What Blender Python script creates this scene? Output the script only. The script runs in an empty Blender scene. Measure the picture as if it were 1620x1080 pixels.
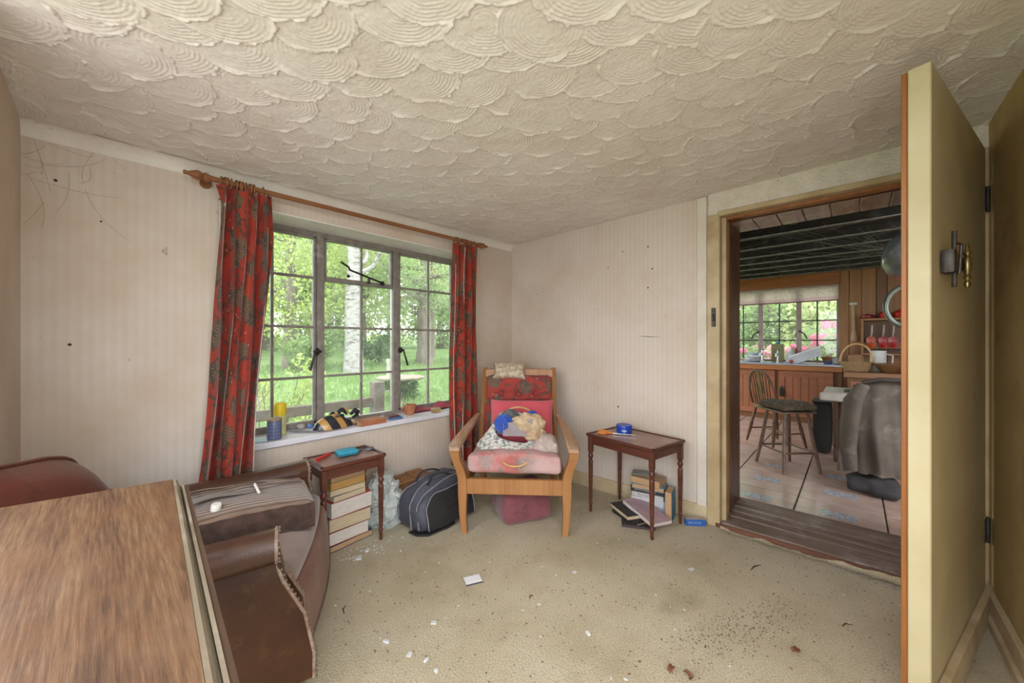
import bpy, math, random
import numpy as np
from mathutils import Vector, Matrix, Euler
random.seed(7); RNG = np.random.default_rng(7)
PI = math.pi
S = bpy.context.scene
COL = S.collection
# ------------------------------------------------------------------ camera
cam = bpy.data.cameras.new('camera'); cam.sensor_width = 36.0; cam.lens = 590/1620*36.0
cam.clip_start = 0.02; cam.clip_end = 300
camo = bpy.data.objects.new('camera', cam); COL.objects.link(camo)
camo.location = (0, 0, 1.18); camo.rotation_euler = (math.radians(90), 0, math.radians(42.53-90))
S.camera = camo
# ------------------------------------------------------------------ sky (overcast) and exposure
W = bpy.data.worlds.new('overcast_sky'); S.world = W; W.use_nodes = True
wn = W.node_tree; wn.nodes.clear()
wo = wn.nodes.new('ShaderNodeOutputWorld'); wb = wn.nodes.new('ShaderNodeBackground')
tc = wn.nodes.new('ShaderNodeTexCoord'); nz = wn.nodes.new('ShaderNodeTexNoise'); rp = wn.nodes.new('ShaderNodeValToRGB')
nz.inputs['Scale'].default_value = 2.2; nz.inputs['Detail'].default_value = 4
rp.color_ramp.elements[0].position = .3; rp.color_ramp.elements[0].color = (.86, .93, 1, 1)
rp.color_ramp.elements[1].position = .7; rp.color_ramp.elements[1].color = (1, 1, 1, 1)
wn.links.new(tc.outputs['Generated'], nz.inputs['Vector']); wn.links.new(nz.outputs['Fac'], rp.inputs['Fac'])
wn.links.new(rp.outputs['Color'], wb.inputs['Color']); wn.links.new(wb.outputs[0], wo.inputs[0])
wb.inputs['Strength'].default_value = 2.3
S.view_settings.view_transform = 'Standard'; S.view_settings.look = 'None'
S.view_settings.gamma = 1.0; S.view_settings.use_curve_mapping = False
S.view_settings.exposure = 1.55
# ------------------------------------------------------------------ mesh helpers
class MB:
    def __init__(s): s.v = []; s.f = []; s.uv = []; s.mi = []
    def add(s, vs, fs, M=None, uv=None, mi=0):
        o = len(s.v)
        if M is not None: vs = [M @ Vector(p) for p in vs]
        s.v += [tuple(p) for p in vs]; s.f += [tuple(i+o for i in f) for f in fs]; s.mi += [mi]*len(fs)
        s.uv += list(uv) if uv is not None else [(0, 0)]*len(vs)
        return s
    def box(s, c, d, ch=0.0, M=None, mi=0):
        cx, cy, cz = c; hx, hy, hz = d[0]/2, d[1]/2, d[2]/2
        if ch <= 0:
            vs = [(cx+i*hx, cy+j*hy, cz+k*hz) for i in (-1, 1) for j in (-1, 1) for k in (-1, 1)]
            fs = [(0,1,3,2),(4,6,7,5),(0,4,5,1),(2,3,7,6),(0,2,6,4),(1,5,7,3)]
            return s.add(vs, fs, M, mi=mi)
        ch = min(ch, hx*.9, hy*.9, hz*.9)
        vs = []; idx = {}
        for i in (-1, 1):
            for j in (-1, 1):
                for k in (-1, 1):
                    for a in range(3):
                        p = [i*(hx-ch), j*(hy-ch), k*(hz-ch)]
                        p[a] = (i*hx, j*hy, k*hz)[a]
                        idx[(i, j, k, a)] = len(vs); vs.append((cx+p[0], cy+p[1], cz+p[2]))
        fs = []
        for a in range(3):
            b, c2 = (a+1) % 3, (a+2) % 3
            for sg in (-1, 1):
                q = []
                for (e, g) in ((-1,-1),(1,-1),(1,1),(-1,1)):
                    t = [0,0,0]; t[a] = sg; t[b] = e; t[c2] = g; q.append(idx[(*t, a)])
                fs.append(tuple(q) if sg > 0 else tuple(q[::-1]))
            for e in (-1, 1):
                for g in (-1, 1):      # edges along axis a
                    lo = [0,0,0]; hi = [0,0,0]; lo[a] = -1; hi[a] = 1
                    lo[b] = hi[b] = e; lo[c2] = hi[c2] = g
                    q = (idx[(*lo, b)], idx[(*hi, b)], idx[(*hi, c2)], idx[(*lo, c2)])
                    fs.append(q if e*g > 0 else q[::-1])
        for i in (-1, 1):
            for j in (-1, 1):
                for k in (-1, 1):
                    q = (idx[(i,j,k,0)], idx[(i,j,k,1)], idx[(i,j,k,2)])
                    fs.append(q if i*j*k > 0 else q[::-1])
        return s.add(vs, fs, M, mi=mi)
    def b2(s, x0, x1, y0, y1, z0, z1, ch=0.0, M=None, mi=0):
        return s.box(((x0+x1)/2, (y0+y1)/2, (z0+z1)/2), (abs(x1-x0), abs(y1-y0), abs(z1-z0)), ch, M, mi)
    def tube(s, pts, r, seg=10, caps=True, M=None, closed=False, mi=0, flat=1.0):
        pts = [Vector(p) for p in pts]; n = len(pts)
        rs = r if isinstance(r, (list, tuple)) else [r]*n
        vs = []; fs = []
        up = None
        for i, p in enumerate(pts):
            if closed: t = pts[(i+1) % n]-pts[i-1]
            else: t = pts[min(i+1, n-1)]-pts[max(i-1, 0)]
            if t.length < 1e-9: t = Vector((0, 0, 1))
            t.normalize()
            if up is None:
                up = Vector((0, 0, 1)) if abs(t.z) < .9 else Vector((1, 0, 0))
            a = (up - t*up.dot(t))
            if a.length < 1e-6: a = t.orthogonal()
            a.normalize(); up = a; b = t.cross(a)
            for k in range(seg):
                an = 2*PI*k/seg
                vs.append(p + a*math.cos(an)*rs[i]*flat + b*math.sin(an)*rs[i])
        m = n if closed else n-1
        for i in range(m):
            j = (i+1) % n
            for k in range(seg):
                k2 = (k+1) % seg
                fs.append((i*seg+k, i*seg+k2, j*seg+k2, j*seg+k))
        if caps and not closed:
            fs.append(tuple(range(seg))[::-1]); fs.append(tuple((n-1)*seg+k for k in range(seg)))
        return s.add(vs, fs, M, mi=mi)
    def lathe(s, prof, seg=20, c=(0, 0, 0), M=None, mi=0, sx=1.0, sy=1.0):
        vs = []; fs = []; n = len(prof); cx, cy, cz = c
        for (r, z) in prof:
            for k in range(seg):
                a = 2*PI*k/seg; vs.append((cx+r*math.cos(a)*sx, cy+r*math.sin(a)*sy, cz+z))
        for i in range(n-1):
            for k in range(seg):
                k2 = (k+1) % seg; fs.append((i*seg+k, i*seg+k2, (i+1)*seg+k2, (i+1)*seg+k))
        if prof[0][0] > 1e-6: fs.append(tuple(range(seg))[::-1])
        if prof[-1][0] > 1e-6: fs.append(tuple((n-1)*seg+k for k in range(seg)))
        return s.add(vs, fs, M, mi=mi)
    def ball(s, c, r, seg=12, rings=7, M=None, mi=0):
        rx, ry, rz = r if isinstance(r, (tuple, list)) else (r, r, r)
        pr = [(math.sin(PI*i/rings), -math.cos(PI*i/rings)) for i in range(rings+1)]
        vs = []; fs = []
        for (q, z) in pr:
            for k in range(seg):
                a = 2*PI*k/seg; vs.append((c[0]+rx*q*math.cos(a), c[1]+ry*q*math.sin(a), c[2]+rz*z))
        for i in range(rings):
            for k in range(seg):
                k2 = (k+1) % seg; fs.append((i*seg+k, i*seg+k2, (i+1)*seg+k2, (i+1)*seg+k))
        return s.add(vs, fs, M, mi=mi)
    def prism(s, poly, z0, z1, M=None, mi=0):
        n = len(poly); vs = [(x, y, z0) for x, y in poly]+[(x, y, z1) for x, y in poly]
        fs = [tuple(range(n))[::-1], tuple(range(n, 2*n))]+[(i, (i+1) % n, n+(i+1) % n, n+i) for i in range(n)]
        return s.add(vs, fs, M, mi=mi)
    def grid(s, fn, nu, nv, M=None, uvs=(1, 1), mi=0):
        vs = []; uv = []; fs = []
        for j in range(nv+1):
            for i in range(nu+1):
                u, v = i/nu, j/nv; vs.append(fn(u, v)); uv.append((u*uvs[0], v*uvs[1]))
        for j in range(nv):
            for i in range(nu):
                a = j*(nu+1)+i; fs.append((a, a+1, a+nu+2, a+nu+1))
        return s.add(vs, fs, M, uv, mi)
    def rbox(s, c, d, r, n=6, fn=None, M=None, mi=0):
        """rounded box, optional deform fn(x,y,z)->(x,y,z) in local coordinates"""
        h = [q/2 for q in d]
        for a in range(3):
            b, c2 = (a+1) % 3, (a+2) % 3
            for sg in (-1, 1):
                def f(u, v):
                    p = [0, 0, 0]; p[a] = sg*h[a]
                    p[b] = (u*2-1)*h[b]*(1 if sg > 0 else -1); p[c2] = (v*2-1)*h[c2]
                    q = [max(-(h[k]-r), min(h[k]-r, p[k])) for k in range(3)]
                    w = Vector([p[k]-q[k] for k in range(3)])
                    if w.length > 1e-9: w = w.normalized()*r
                    p = [q[k]+w[k] for k in range(3)]
                    if fn: p = fn(*p)
                    return (c[0]+p[0], c[1]+p[1], c[2]+p[2])
                s.grid(f, n, n, M, mi=mi)
        return s
    def pillow(s, w, d, t, n=16, M=None, fn=None, puff=.5, k=.06):
        for sg in (1, -1):
            def f(u, v):
                x, y = u*2-1, v*2-1
                if sg < 0: x = -x
                th = max(0, (1-x**4))**puff*max(0, (1-y**4))**puff
                px = x*w/2*(1-k*(1-y*y)*1.0*abs(x)); py = y*d/2*(1-k*(1-x*x)*abs(y))
                p = (px, py, sg*t/2*th)
                return fn(*p) if fn else p
            s.grid(f, n, n, M, (1, 1))
        return s
    def obj(s, name, mat=None, parent=None, smooth=40, loc=None, rot=None, weld=False):
        me = bpy.data.meshes.new(name)
        me.from_pydata(s.v, [], s.f)
        if any(u != (0, 0) for u in s.uv):
            ul = me.uv_layers.new(name='UVMap'); li = np.zeros(len(me.loops), dtype=np.int32)
            me.loops.foreach_get('vertex_index', li); ua = np.array(s.uv, dtype=np.float32)[li]
            ul.data.foreach_set('uv', ua.ravel())
        mats = mat if isinstance(mat, (list, tuple)) else [mat]
        for m in mats:
            if m: me.materials.append(m)
        if len(mats) > 1: me.polygons.foreach_set('material_index', s.mi)
        if weld:
            import bmesh
            bm = bmesh.new(); bm.from_mesh(me); bmesh.ops.remove_doubles(bm, verts=bm.verts, dist=1e-5)
            bmesh.ops.recalc_face_normals(bm, faces=bm.faces); bm.to_mesh(me); bm.free()
        if smooth:
            me.polygons.foreach_set('use_smooth', [True]*len(me.polygons))
            me.set_sharp_from_angle(angle=math.radians(smooth))
        me.update()
        o = bpy.data.objects.new(name, me); COL.objects.link(o)
        if parent: o.parent = parent
        if loc: o.location = loc
        if rot: o.rotation_euler = rot
        return o
def tag(o, label, cat, group=None, kind=None):
    o['label'] = label; o['category'] = cat
    if group: o['group'] = group
    if kind: o['kind'] = kind
    return o
def thing(name, label, cat, loc=(0, 0, 0), rotz=0, group=None, rot=None):
    o = bpy.data.objects.new(name, None); COL.objects.link(o); o.location = loc
    o.rotation_euler = rot if rot else (0, 0, rotz); o.empty_display_size = .05
    return tag(o, label, cat, group)
def struct(o, label=None):
    o['kind'] = 'structure'
    if label: o['label'] = label
    return o
def sempty(name, label=None, loc=(0, 0, 0)):
    o = bpy.data.objects.new(name, None); COL.objects.link(o); o.location = loc; return struct(o, label)
def inst(src, name, parent, loc, rot=(0, 0, 0), mat=None, scale=None):
    o = bpy.data.objects.new(name, src.data); COL.objects.link(o); o.parent = parent; o.location = loc; o.rotation_euler = rot
    if scale: o.scale = scale
    return o
def Rz(a): return Matrix.Rotation(a, 4, 'Z')
def Rx(a): return Matrix.Rotation(a, 4, 'X')
def Ry(a): return Matrix.Rotation(a, 4, 'Y')
def T(x, y, z): return Matrix.Translation((x, y, z))
def nz3(p, s=1.0, a=1.0, seed=0.0):
    from mathutils import noise
    return noise.noise(Vector((p[0]*s+seed, p[1]*s-seed*.7, p[2]*s+seed*1.3)))*a
# ------------------------------------------------------------------ material helpers
class NT:
    def __init__(s, name):
        s.m = bpy.data.materials.new(name); s.m.use_nodes = True; s.t = s.m.node_tree
        s.bs = s.t.nodes['Principled BSDF']
    def n(s, t, **k):
        q = s.t.nodes.new(t)
        for a, b in k.items(): setattr(q, a, b)
        return q
    def l(s, a, b): s.t.links.new(a, b)
    def coord(s, scale=(1, 1, 1), kind='Object', rot=(0, 0, 0)):
        c = s.n('ShaderNodeTexCoord'); m = s.n('ShaderNodeMapping'); m.inputs['Scale'].default_value = scale
        m.inputs['Rotation'].default_value = rot; s.l(c.outputs[kind], m.inputs['Vector']); return m.outputs[0]
    def noise(s, vec, scale, detail=4, rough=.55, dist=0):
        q = s.n('ShaderNodeTexNoise'); q.inputs['Scale'].default_value = scale; q.inputs['Detail'].default_value = detail
        q.inputs['Roughness'].default_value = rough; q.inputs['Distortion'].default_value = dist
        if vec is not None: s.l(vec, q.inputs['Vector'])
        return q
    def vor(s, vec, scale, feature='F1', rnd=1.0):
        q = s.n('ShaderNodeTexVoronoi', feature=feature); q.inputs['Scale'].default_value = scale
        q.inputs['Randomness'].default_value = rnd
        if vec is not None: s.l(vec, q.inputs['Vector'])
        return q
    def ramp(s, fac, stops, interp='LINEAR'):
        q = s.n('ShaderNodeValToRGB'); r = q.color_ramp; r.interpolation = interp
        while len(r.elements) < len(stops): r.elements.new(.5)
        for e, (p, c) in zip(r.elements, stops):
            e.position = p; e.color = (*c, 1) if len(c) == 3 else c
        s.l(fac, q.inputs['Fac']); return q.outputs['Color']
    def mix(s, fac, a, b, mode='MIX'):
        q = s.n('ShaderNodeMix', data_type='RGBA', blend_type=mode)
        for i, x in ((6, a), (7, b)):
            if isinstance(x, tuple): q.inputs[i].default_value = (*x, 1) if len(x) == 3 else x
            else: s.l(x, q.inputs[i])
        if isinstance(fac, (int, float)): q.inputs[0].default_value = fac
        else: s.l(fac, q.inputs[0])
        return q.outputs[2]
    def math(s, op, a, b=None, c=None):
        q = s.n('ShaderNodeMath', operation=op)
        for i, x in enumerate((a, b, c)):
            if x is None: continue
            if isinstance(x, (int, float)): q.inputs[i].default_value = x
            else: s.l(x, q.inputs[i])
        return q.outputs[0]
    def sep(s, vec):
        q = s.n('ShaderNodeSeparateXYZ'); s.l(vec, q.inputs[0]); return q.outputs
    def bump(s, h, strength=.3, dist=.01):
        q = s.n('ShaderNodeBump'); q.inputs['Strength'].default_value = strength; q.inputs['Distance'].default_value = dist
        s.l(h, q.inputs['Height']); s.l(q.outputs[0], s.bs.inputs['Normal']); return q
    def col(s, c):
        if isinstance(c, tuple): s.bs.inputs['Base Color'].default_value = (*c, 1)
        else: s.l(c, s.bs.inputs['Base Color'])
    def set(s, **k):
        for a, b in k.items():
            i = s.bs.inputs[a.replace('_', ' ')]
            if isinstance(b, (int, float, tuple)): i.default_value = b
            else: s.l(b, i)
        return s
MC = {}
def mat(name, c1, c2=None, rough=.6, scale=9, detail=5, bump=.0, bscale=60, metal=0, stretch=(1, 1, 1), lo=.35, hi=.65, spec=.4, c3=None, s3=2.5, f3=(.55, .7), bdist=.004, sheen=0, trans=0):
    """two-colour noise material with optional third blotch colour"""
    if name in MC: return MC[name]
    n = NT(name); v = n.coord(stretch)
    if c2 is None: c2 = tuple(x*.82 for x in c1)
    nn = n.noise(v, scale, detail)
    c = n.ramp(nn.outputs['Fac'], [(lo, c2), (hi, c1)])
    if c3:
        b = n.noise(n.coord(), s3, 5); f = n.ramp(b.outputs['Fac'], [(f3[0], (0, 0, 0)), (f3[1], (1, 1, 1))])
        c = n.mix(f, c, c3)
    n.col(c); n.set(Roughness=rough, Metallic=metal, Specular_IOR_Level=spec)
    if sheen: n.set(Sheen_Weight=sheen)
    if bump:
        q = n.noise(v, bscale, 3); n.bump(q.outputs['Fac'], bump, bdist)
    MC[name] = n.m; return n.m
def wood(name, c1, c2, axis=0, scale=26, rough=.45, bump=.15, worn=None, spec=.4):
    """straight grain wood: noise drawn out along one axis"""
    if name in MC: return MC[name]
    n = NT(name); st = [1, 1, 1]; st[axis] = .06
    v = n.coord(tuple(st)); a = n.noise(v, scale, 6, .6, .4); b = n.noise(v, scale*4.5, 3)
    f = n.math('ADD', n.math('MULTIPLY', a.outputs['Fac'], .7), n.math('MULTIPLY', b.outputs['Fac'], .3))
    c = n.ramp(f, [(.33, c2), (.5, tuple((p+q)/2 for p, q in zip(c1, c2))), (.66, c1)])
    if worn:
        w = n.noise(n.coord(), 5, 6, .65); c = n.mix(n.ramp(w.outputs['Fac'], [(.5, (0, 0, 0)), (.72, (1, 1, 1))]), c, worn)
    n.col(c); n.set(Roughness=rough, Specular_IOR_Level=spec); n.bump(f, bump, .003); MC[name] = n.m; return n.m
# ================================================================== materials of the shell
def m_wallpaper():
    n = NT('wallpaper'); v = n.coord(); x, y, z = n.sep(v)
    s = n.math('ADD', x, y)
    wob = n.noise(v, 1.3, 2)
    s = n.math('ADD', s, n.math('MULTIPLY', wob.outputs['Fac'], .01))
    w = n.math('SINE', n.math('MULTIPLY', s, 2*PI/.034)); w2 = n.math('SINE', n.math('MULTIPLY', s, 2*PI/.0085))
    st = n.math('ADD', n.math('MULTIPLY', w, .38), n.math('MULTIPLY', w2, .12)); st = n.math('ADD', st, .5)
    c = n.ramp(st, [(.2, (.62, .54, .475)), (.8, (.65, .575, .51))])
    d = n.noise(v, 1.6, 6, .65)
    c = n.mix(n.ramp(d.outputs['Fac'], [(.38, (0, 0, 0)), (.72, (1, 1, 1))]), c, (.53, .42, .315))  # tan stains, strengthened to paint in the backlit shade of the window wall
    sp = n.noise(n.coord((1, 1, .5)), 24, 3, .5)
    c = n.mix(n.ramp(sp.outputs['Fac'], [(.735, (0, 0, 0)), (.78, (.65, .65, .65))]), c, (.25, .17, .10))
    n.col(c); n.set(Roughness=.85, Specular_IOR_Level=.2)
    b = n.noise(v, 160, 2); n.bump(b.outputs['Fac'], .12, .002); return n.m
def m_artex():
    n = NT('ceiling_plaster'); v = n.coord()
    a = n.noise(v, 3, 6, .65); c = n.ramp(a.outputs['Fac'], [(.3, (.71, .65, .595)), (.62, (.80, .76, .715))])
    f = n.noise(v, 55, 4); c = n.mix(n.ramp(f.outputs['Fac'], [(.62, (0, 0, 0)), (.75, (.5, .5, .5))]), c, (.48, .39, .29))
    n.col(c); n.set(Roughness=.9, Specular_IOR_Level=.2)
    b = n.noise(v, 190, 3, .6); n.bump(b.outputs['Fac'], .35, .003); return n.m
def m_carpet():
    n = NT('carpet'); v = n.coord()
    a = n.noise(v, 2.2, 6, .6); c = n.ramp(a.outputs['Fac'], [(.30, (.42, .35, .225)), (.5, (.54, .465, .325)), (.7, (.62, .55, .41))])
    p = n.noise(v, 150, 3, .7); c = n.mix(n.ramp(p.outputs['Fac'], [(.3, (.7, .7, .7)), (.58, (0, 0, 0))]), c, (.30, .23, .12))
    q = n.noise(n.coord((1, 1.8, 1), rot=(0, 0, .6)), 1.7, 5, .6)
    c = n.mix(n.ramp(q.outputs['Fac'], [(.57, (0, 0, 0)), (.78, (.65, .65, .65))]), c, (.24, .175, .10))
    s = n.noise(n.coord((1, 1, 1)), 45, 2, .5); c = n.mix(n.ramp(s.outputs['Fac'], [(.70, (0, 0, 0)), (.74, (.7, .7, .7))]), c, (.10, .07, .04))
    n.col(c); n.set(Roughness=.95, Specular_IOR_Level=.1, Sheen_Weight=.15)
    b = n.noise(v, 130, 2, .7); n.bump(b.outputs['Fac'], .7, .012); return n.m
def m_tile():
    n = NT('terracotta_tile'); v = n.coord(); a = n.noise(v, 5, 6, .6)
    oi = n.n('ShaderNodeObjectInfo')
    c = n.ramp(a.outputs['Fac'], [(.3, (.33, .205, .165)), (.55, (.46, .32, .265)), (.75, (.54, .42, .37))])  # tile tones greyed: window glare on the floor painted into the colour
    c = n.mix(n.math('MULTIPLY', oi.outputs['Random'], .4), c, (.46, .36, .33))
    n.col(c); n.set(Roughness=.22, Specular_IOR_Level=.5); b = n.noise(v, 30, 4); n.bump(b.outputs['Fac'], .12, .004); return n.m
def m_glass():
    n = NT('window_glass'); t = n.t; t.nodes.remove(n.bs)
    tr = n.n('ShaderNodeBsdfTransparent'); gl = n.n('ShaderNodeBsdfGlossy'); gl.inputs['Roughness'].default_value = .02
    tr.inputs[0].default_value = (.90, .92, .91, 1)
    df = n.n('ShaderNodeBsdfTranslucent'); df.inputs[0].default_value = (.9, .9, .88, 1)
    fr = n.n('ShaderNodeFresnel'); fr.inputs[0].default_value = 1.45
    nzv = n.noise(n.coord(), 6, 6, .7); fd = n.ramp(nzv.outputs['Fac'], [(.35, (.012, .012, .012)), (.8, (.07, .07, .07))])
    mx = n.n('ShaderNodeMixShader'); n.l(fr.outputs[0], mx.inputs[0]); n.l(tr.outputs[0], mx.inputs[1]); n.l(gl.outputs[0], mx.inputs[2])
    m2 = n.n('ShaderNodeMixShader'); n.l(fd, m2.inputs[0]); n.l(mx.outputs[0], m2.inputs[1]); n.l(df.outputs[0], m2.inputs[2])
    n.l(m2.outputs[0], t.nodes['Material Output'].inputs[0]); return n.m
WALLPAPER = m_wallpaper(); ARTEX = m_artex(); CARPET = m_carpet(); TILE = m_tile(); GLASS = m_glass()
WHITE = mat('old_white_paint', (.78, .76, .72), (.68, .65, .60), .55, 7, c3=(.5, .44, .36), s3=4, f3=(.62, .8), bump=.1)
CREAM = mat('cream_gloss_paint', (.50, .39, .23), (.40, .29, .155), .4, 6, c3=(.27, .165, .07), s3=3.5, f3=(.58, .8), bump=.08)
DOORCREAM = mat('door_cream_paint', (.56, .49, .31), (.48, .405, .235), .42, 4, c3=(.27, .19, .09), s3=9, f3=(.68, .8), bump=.06)
ROUGHCREAM = mat('rough_cream_plaster', (.71, .645, .56), (.62, .56, .475), .85, 14, c3=(.30, .23, .14), s3=48, f3=(.66, .72), bump=.7, bscale=70, bdist=.01)
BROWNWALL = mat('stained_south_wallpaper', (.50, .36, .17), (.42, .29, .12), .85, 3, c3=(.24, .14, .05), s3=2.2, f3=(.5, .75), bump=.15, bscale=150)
METALFRAME = mat('painted_window_metal', (.26, .23, .205), (.19, .165, .145), .55, 20, c3=(.34, .315, .285), s3=14, f3=(.6, .7), bump=.12)
IRON = mat('black_iron', (.055, .05, .045), (.03, .027, .024), .5, 30, metal=.7, bump=.2)
OLDIRON = mat('dull_steel', (.085, .075, .065), (.045, .04, .034), .45, 40, metal=.6, bump=.1)
LINING = wood('dark_lining_wood', (.17, .085, .05), (.075, .035, .02), 2, 30, .3)
SOFFIT = wood('pale_lining_wood', (.36, .25, .215), (.22, .13, .105), 0, 22, .25, worn=(.50, .42, .40))  # paler than the side lining, with pinkish-grey patches
THRESH = wood('threshold_wood', (.27, .195, .155), (.13, .085, .065), 1, 26, .5, worn=(.36, .30, .27))
ORANGEWOOD = wood('orange_stained_wood', (.36, .135, .035), (.22, .075, .018), 2, 24, .4)
# ================================================================== the shell
XW, XE, YN, YS, KX = -.228, 2.66, 2.44, -.44, 3.09
def ceil_z(x, y): return 2.107+.0167*(x-2.642)-.015*(y-2.44)
# ---- carpeted floor
mb = MB(); mb.b2(XW-.1, 2.68, -.9, YN+.02, -.06, 0); struct(mb.obj('floor', CARPET, smooth=0), 'worn beige carpet floor strewn with debris')
# ---- artex ceiling: comb-swirled plaster shells as real relief
def build_ceiling():
    st = .0036
    xs = np.arange(XW-.02, XE+.03, st); ys = np.arange(YS-.05, YN+.03, st)
    X, Y = np.meshgrid(xs, ys); Hh = np.zeros_like(X)
    cells = []
    rw, cw = .128, .205
    a0 = math.radians(46); dx, dy = math.cos(a0), math.sin(a0)
    for i in range(-22, 50):
        for j in range(-24, 24):
            p = i*rw; q = (j+.5*(i % 2))*cw
            x = XW+dx*p-dy*q+random.gauss(0, .03); y = YS+dy*p+dx*q+random.gauss(0, .03)
            if xs[0]-.2 < x < xs[-1]+.2 and ys[0]-.2 < y < ys[-1]+.2: cells.append((p+random.gauss(0, .012), x, y))
    cells.sort(key=lambda c: -c[0])
    for p, x, y in cells:
        ang = a0+math.radians(26)*max(-1, min(1, ((x-y)-.2)/1.6))+random.gauss(0, .22)
        r = random.uniform(.122, .152)
        i0, i1 = np.searchsorted(xs, x-r), np.searchsorted(xs, x+r); j0, j1 = np.searchsorted(ys, y-r), np.searchsorted(ys, y+r)
        if i1 <= i0 or j1 <= j0: continue
        U = X[j0:j1, i0:i1]-x; V = Y[j0:j1, i0:i1]-y
        c, s = math.cos(ang), math.sin(ang); A = U*c+V*s; B = -U*s+V*c
        rho = np.sqrt(A*A*1.12+B*B)/r
        th = np.arctan2(B, A)
        rr = rho*r
        ridg = np.sin(rr*2*PI/.0128+.9*np.sin(th*3+p*9)+.5*np.sin(th*7+p*4)+random.uniform(0, 6))*.0013*(.6+.4*np.sin(th*2+p*5))
        edge = np.clip((rho-.82)/.14, 0, 1)
        front = np.clip((A/r+.25)/.7, 0, 1)
        h = .0015+.0026*rho**2*front+ridg*np.clip(rho*2.0, 0, 1)+edge**2*.0052*front*(.6+.4*np.sin(th*5+p*13))
        jag = .022*np.sin(th*13+p*31)+.012*np.sin(th*29+p)+.03*np.sin(th*3+p*7)
        m = rho < (.97+jag)
        H0 = Hh[j0:j1, i0:i1]; H0[m] = h[m]
    n1 = RNG.normal(0, 1, X.shape)
    def blur(a, k):
        for ax in (0, 1):
            a = sum(np.roll(a, d, ax) for d in range(-k, k+1))/(2*k+1)
        return a
    Hh = Hh*1.1+blur(n1, 1)*.0011+blur(n1[::-1], 5)*.006
    Zc = 2.107+.0167*(X-2.642)-.015*(Y-2.44)-Hh
    ny, nx = X.shape
    co = np.stack([X, Y, Zc], -1).reshape(-1, 3).astype(np.float32)
    idx = np.arange(nx*ny).reshape(ny, nx)
    q = np.stack([idx[:-1, :-1], idx[1:, :-1], idx[1:, 1:], idx[:-1, 1:]], -1).reshape(-1, 4).astype(np.int32)
    me = bpy.data.meshes.new('ceiling'); me.vertices.add(len(co)); me.vertices.foreach_set('co', co.ravel())
    me.loops.add(q.size); me.loops.foreach_set('vertex_index', q.ravel()); me.polygons.add(len(q))
    me.polygons.foreach_set('loop_start', np.arange(0, q.size, 4, dtype=np.int32))
    me.polygons.foreach_set('use_smooth', np.ones(len(q), dtype=bool)); me.update(calc_edges=True); me.materials.append(ARTEX)
    o = bpy.data.objects.new('ceiling', me); COL.objects.link(o)
    struct(o, 'off-white plaster ceiling combed into overlapping shell swirls')
    slab = MB(); slab.b2(XW-.1, KX, -.6, YN+.3, 2.2, 2.3); slab.obj('ceiling_slab', WHITE, o)
build_ceiling()
# ---- north wall with the window opening
WX0, WX1, WZ0, WZ1 = .40, 2.145, .60, 1.925
mb = MB()
mb.b2(XW-.1, WX0, YN, YN+.27, -.06, 2.25); mb.b2(WX1, XE+.43, YN, YN+.27, -.06, 2.25)
mb.b2(WX0, WX1, YN, YN+.27, -.06, WZ0-.02); mb.b2(WX0, WX1, YN, YN+.27, WZ1, 2.25)
struct(mb.obj('wall_north', WALLPAPER, smooth=0), 'striped beige wallpaper wall around the window')
mb = MB(); mb.b2(XW-.12, XW, 1.62, YN, -.06, 2.25); struct(mb.obj('wall_west', WALLPAPER, smooth=0), 'strip of wallpapered wall at the left edge')
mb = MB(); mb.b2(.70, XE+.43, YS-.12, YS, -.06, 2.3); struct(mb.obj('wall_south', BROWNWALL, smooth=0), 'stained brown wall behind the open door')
DY0, DY1, DZ = -.405, .612, 1.972
mb = MB(); mb.b2(XE, KX, DY1+.02, YN, -.06, 2.3); mb.b2(XE, KX, YS, DY0-.02, -.06, 2.3); mb.b2(XE, KX, DY0-.02, DY1+.02, DZ+.02, 2.3)
struct(mb.obj('wall_east', WALLPAPER, smooth=0), 'striped pale wallpaper wall beside the kitchen doorway')
# lintel of rough cream plaster above the doorway
def lint(u, v):
    y = DY1+.085-u*(DY1+.085-YS); z = 1.985+v*.21
    return (XE-.012-.004*nz3((0, y, z), 9), y, z)
mb = MB(); mb.grid(lint, 40, 8); struct(mb.obj('trim_1', ROUGHCREAM), 'rough cream plaster lintel above the doorway')
# soft cove along the top of the north wall
def cove(u, v):
    x = XW+u*(XE-XW); a = v*PI/2; r = .055
    return (x, YN-r+r*math.sin(a)*1.0-.000, ceil_z(x, YN)-r+r*math.cos(a)-.004)
mb = MB(); mb.grid(cove, 24, 6); struct(mb.obj('trim_2', ARTEX), 'rounded plaster cove where ceiling meets window wall')
# window reveal lining and sill
mb = MB(); mb.b2(WX0, WX1, YN+.002, YN+.26, WZ1-.008, WZ1+.002); mb.b2(WX0-.002, WX0+.008, YN+.002, YN+.26, WZ0, WZ1); mb.b2(WX1-.008, WX1+.002, YN+.002, YN+.26, WZ0, WZ1)
struct(mb.obj('trim_3', WHITE, smooth=0), 'white painted window reveal')
SILLM = mat('white_sill_lilac_light', (.74, .72, .77), (.64, .62, .68), .45, 9, c3=(.45, .40, .38), s3=7, f3=(.6, .78), bump=.1)  # white paint with the lilac tint of the window light put into its colour
mb = MB(); mb.b2(WX0, WX1, YN-.022, YN+.26, WZ0-.022, .612, .004); struct(mb.obj('trim_4', SILLM), 'dusty white painted window sill')
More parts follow.
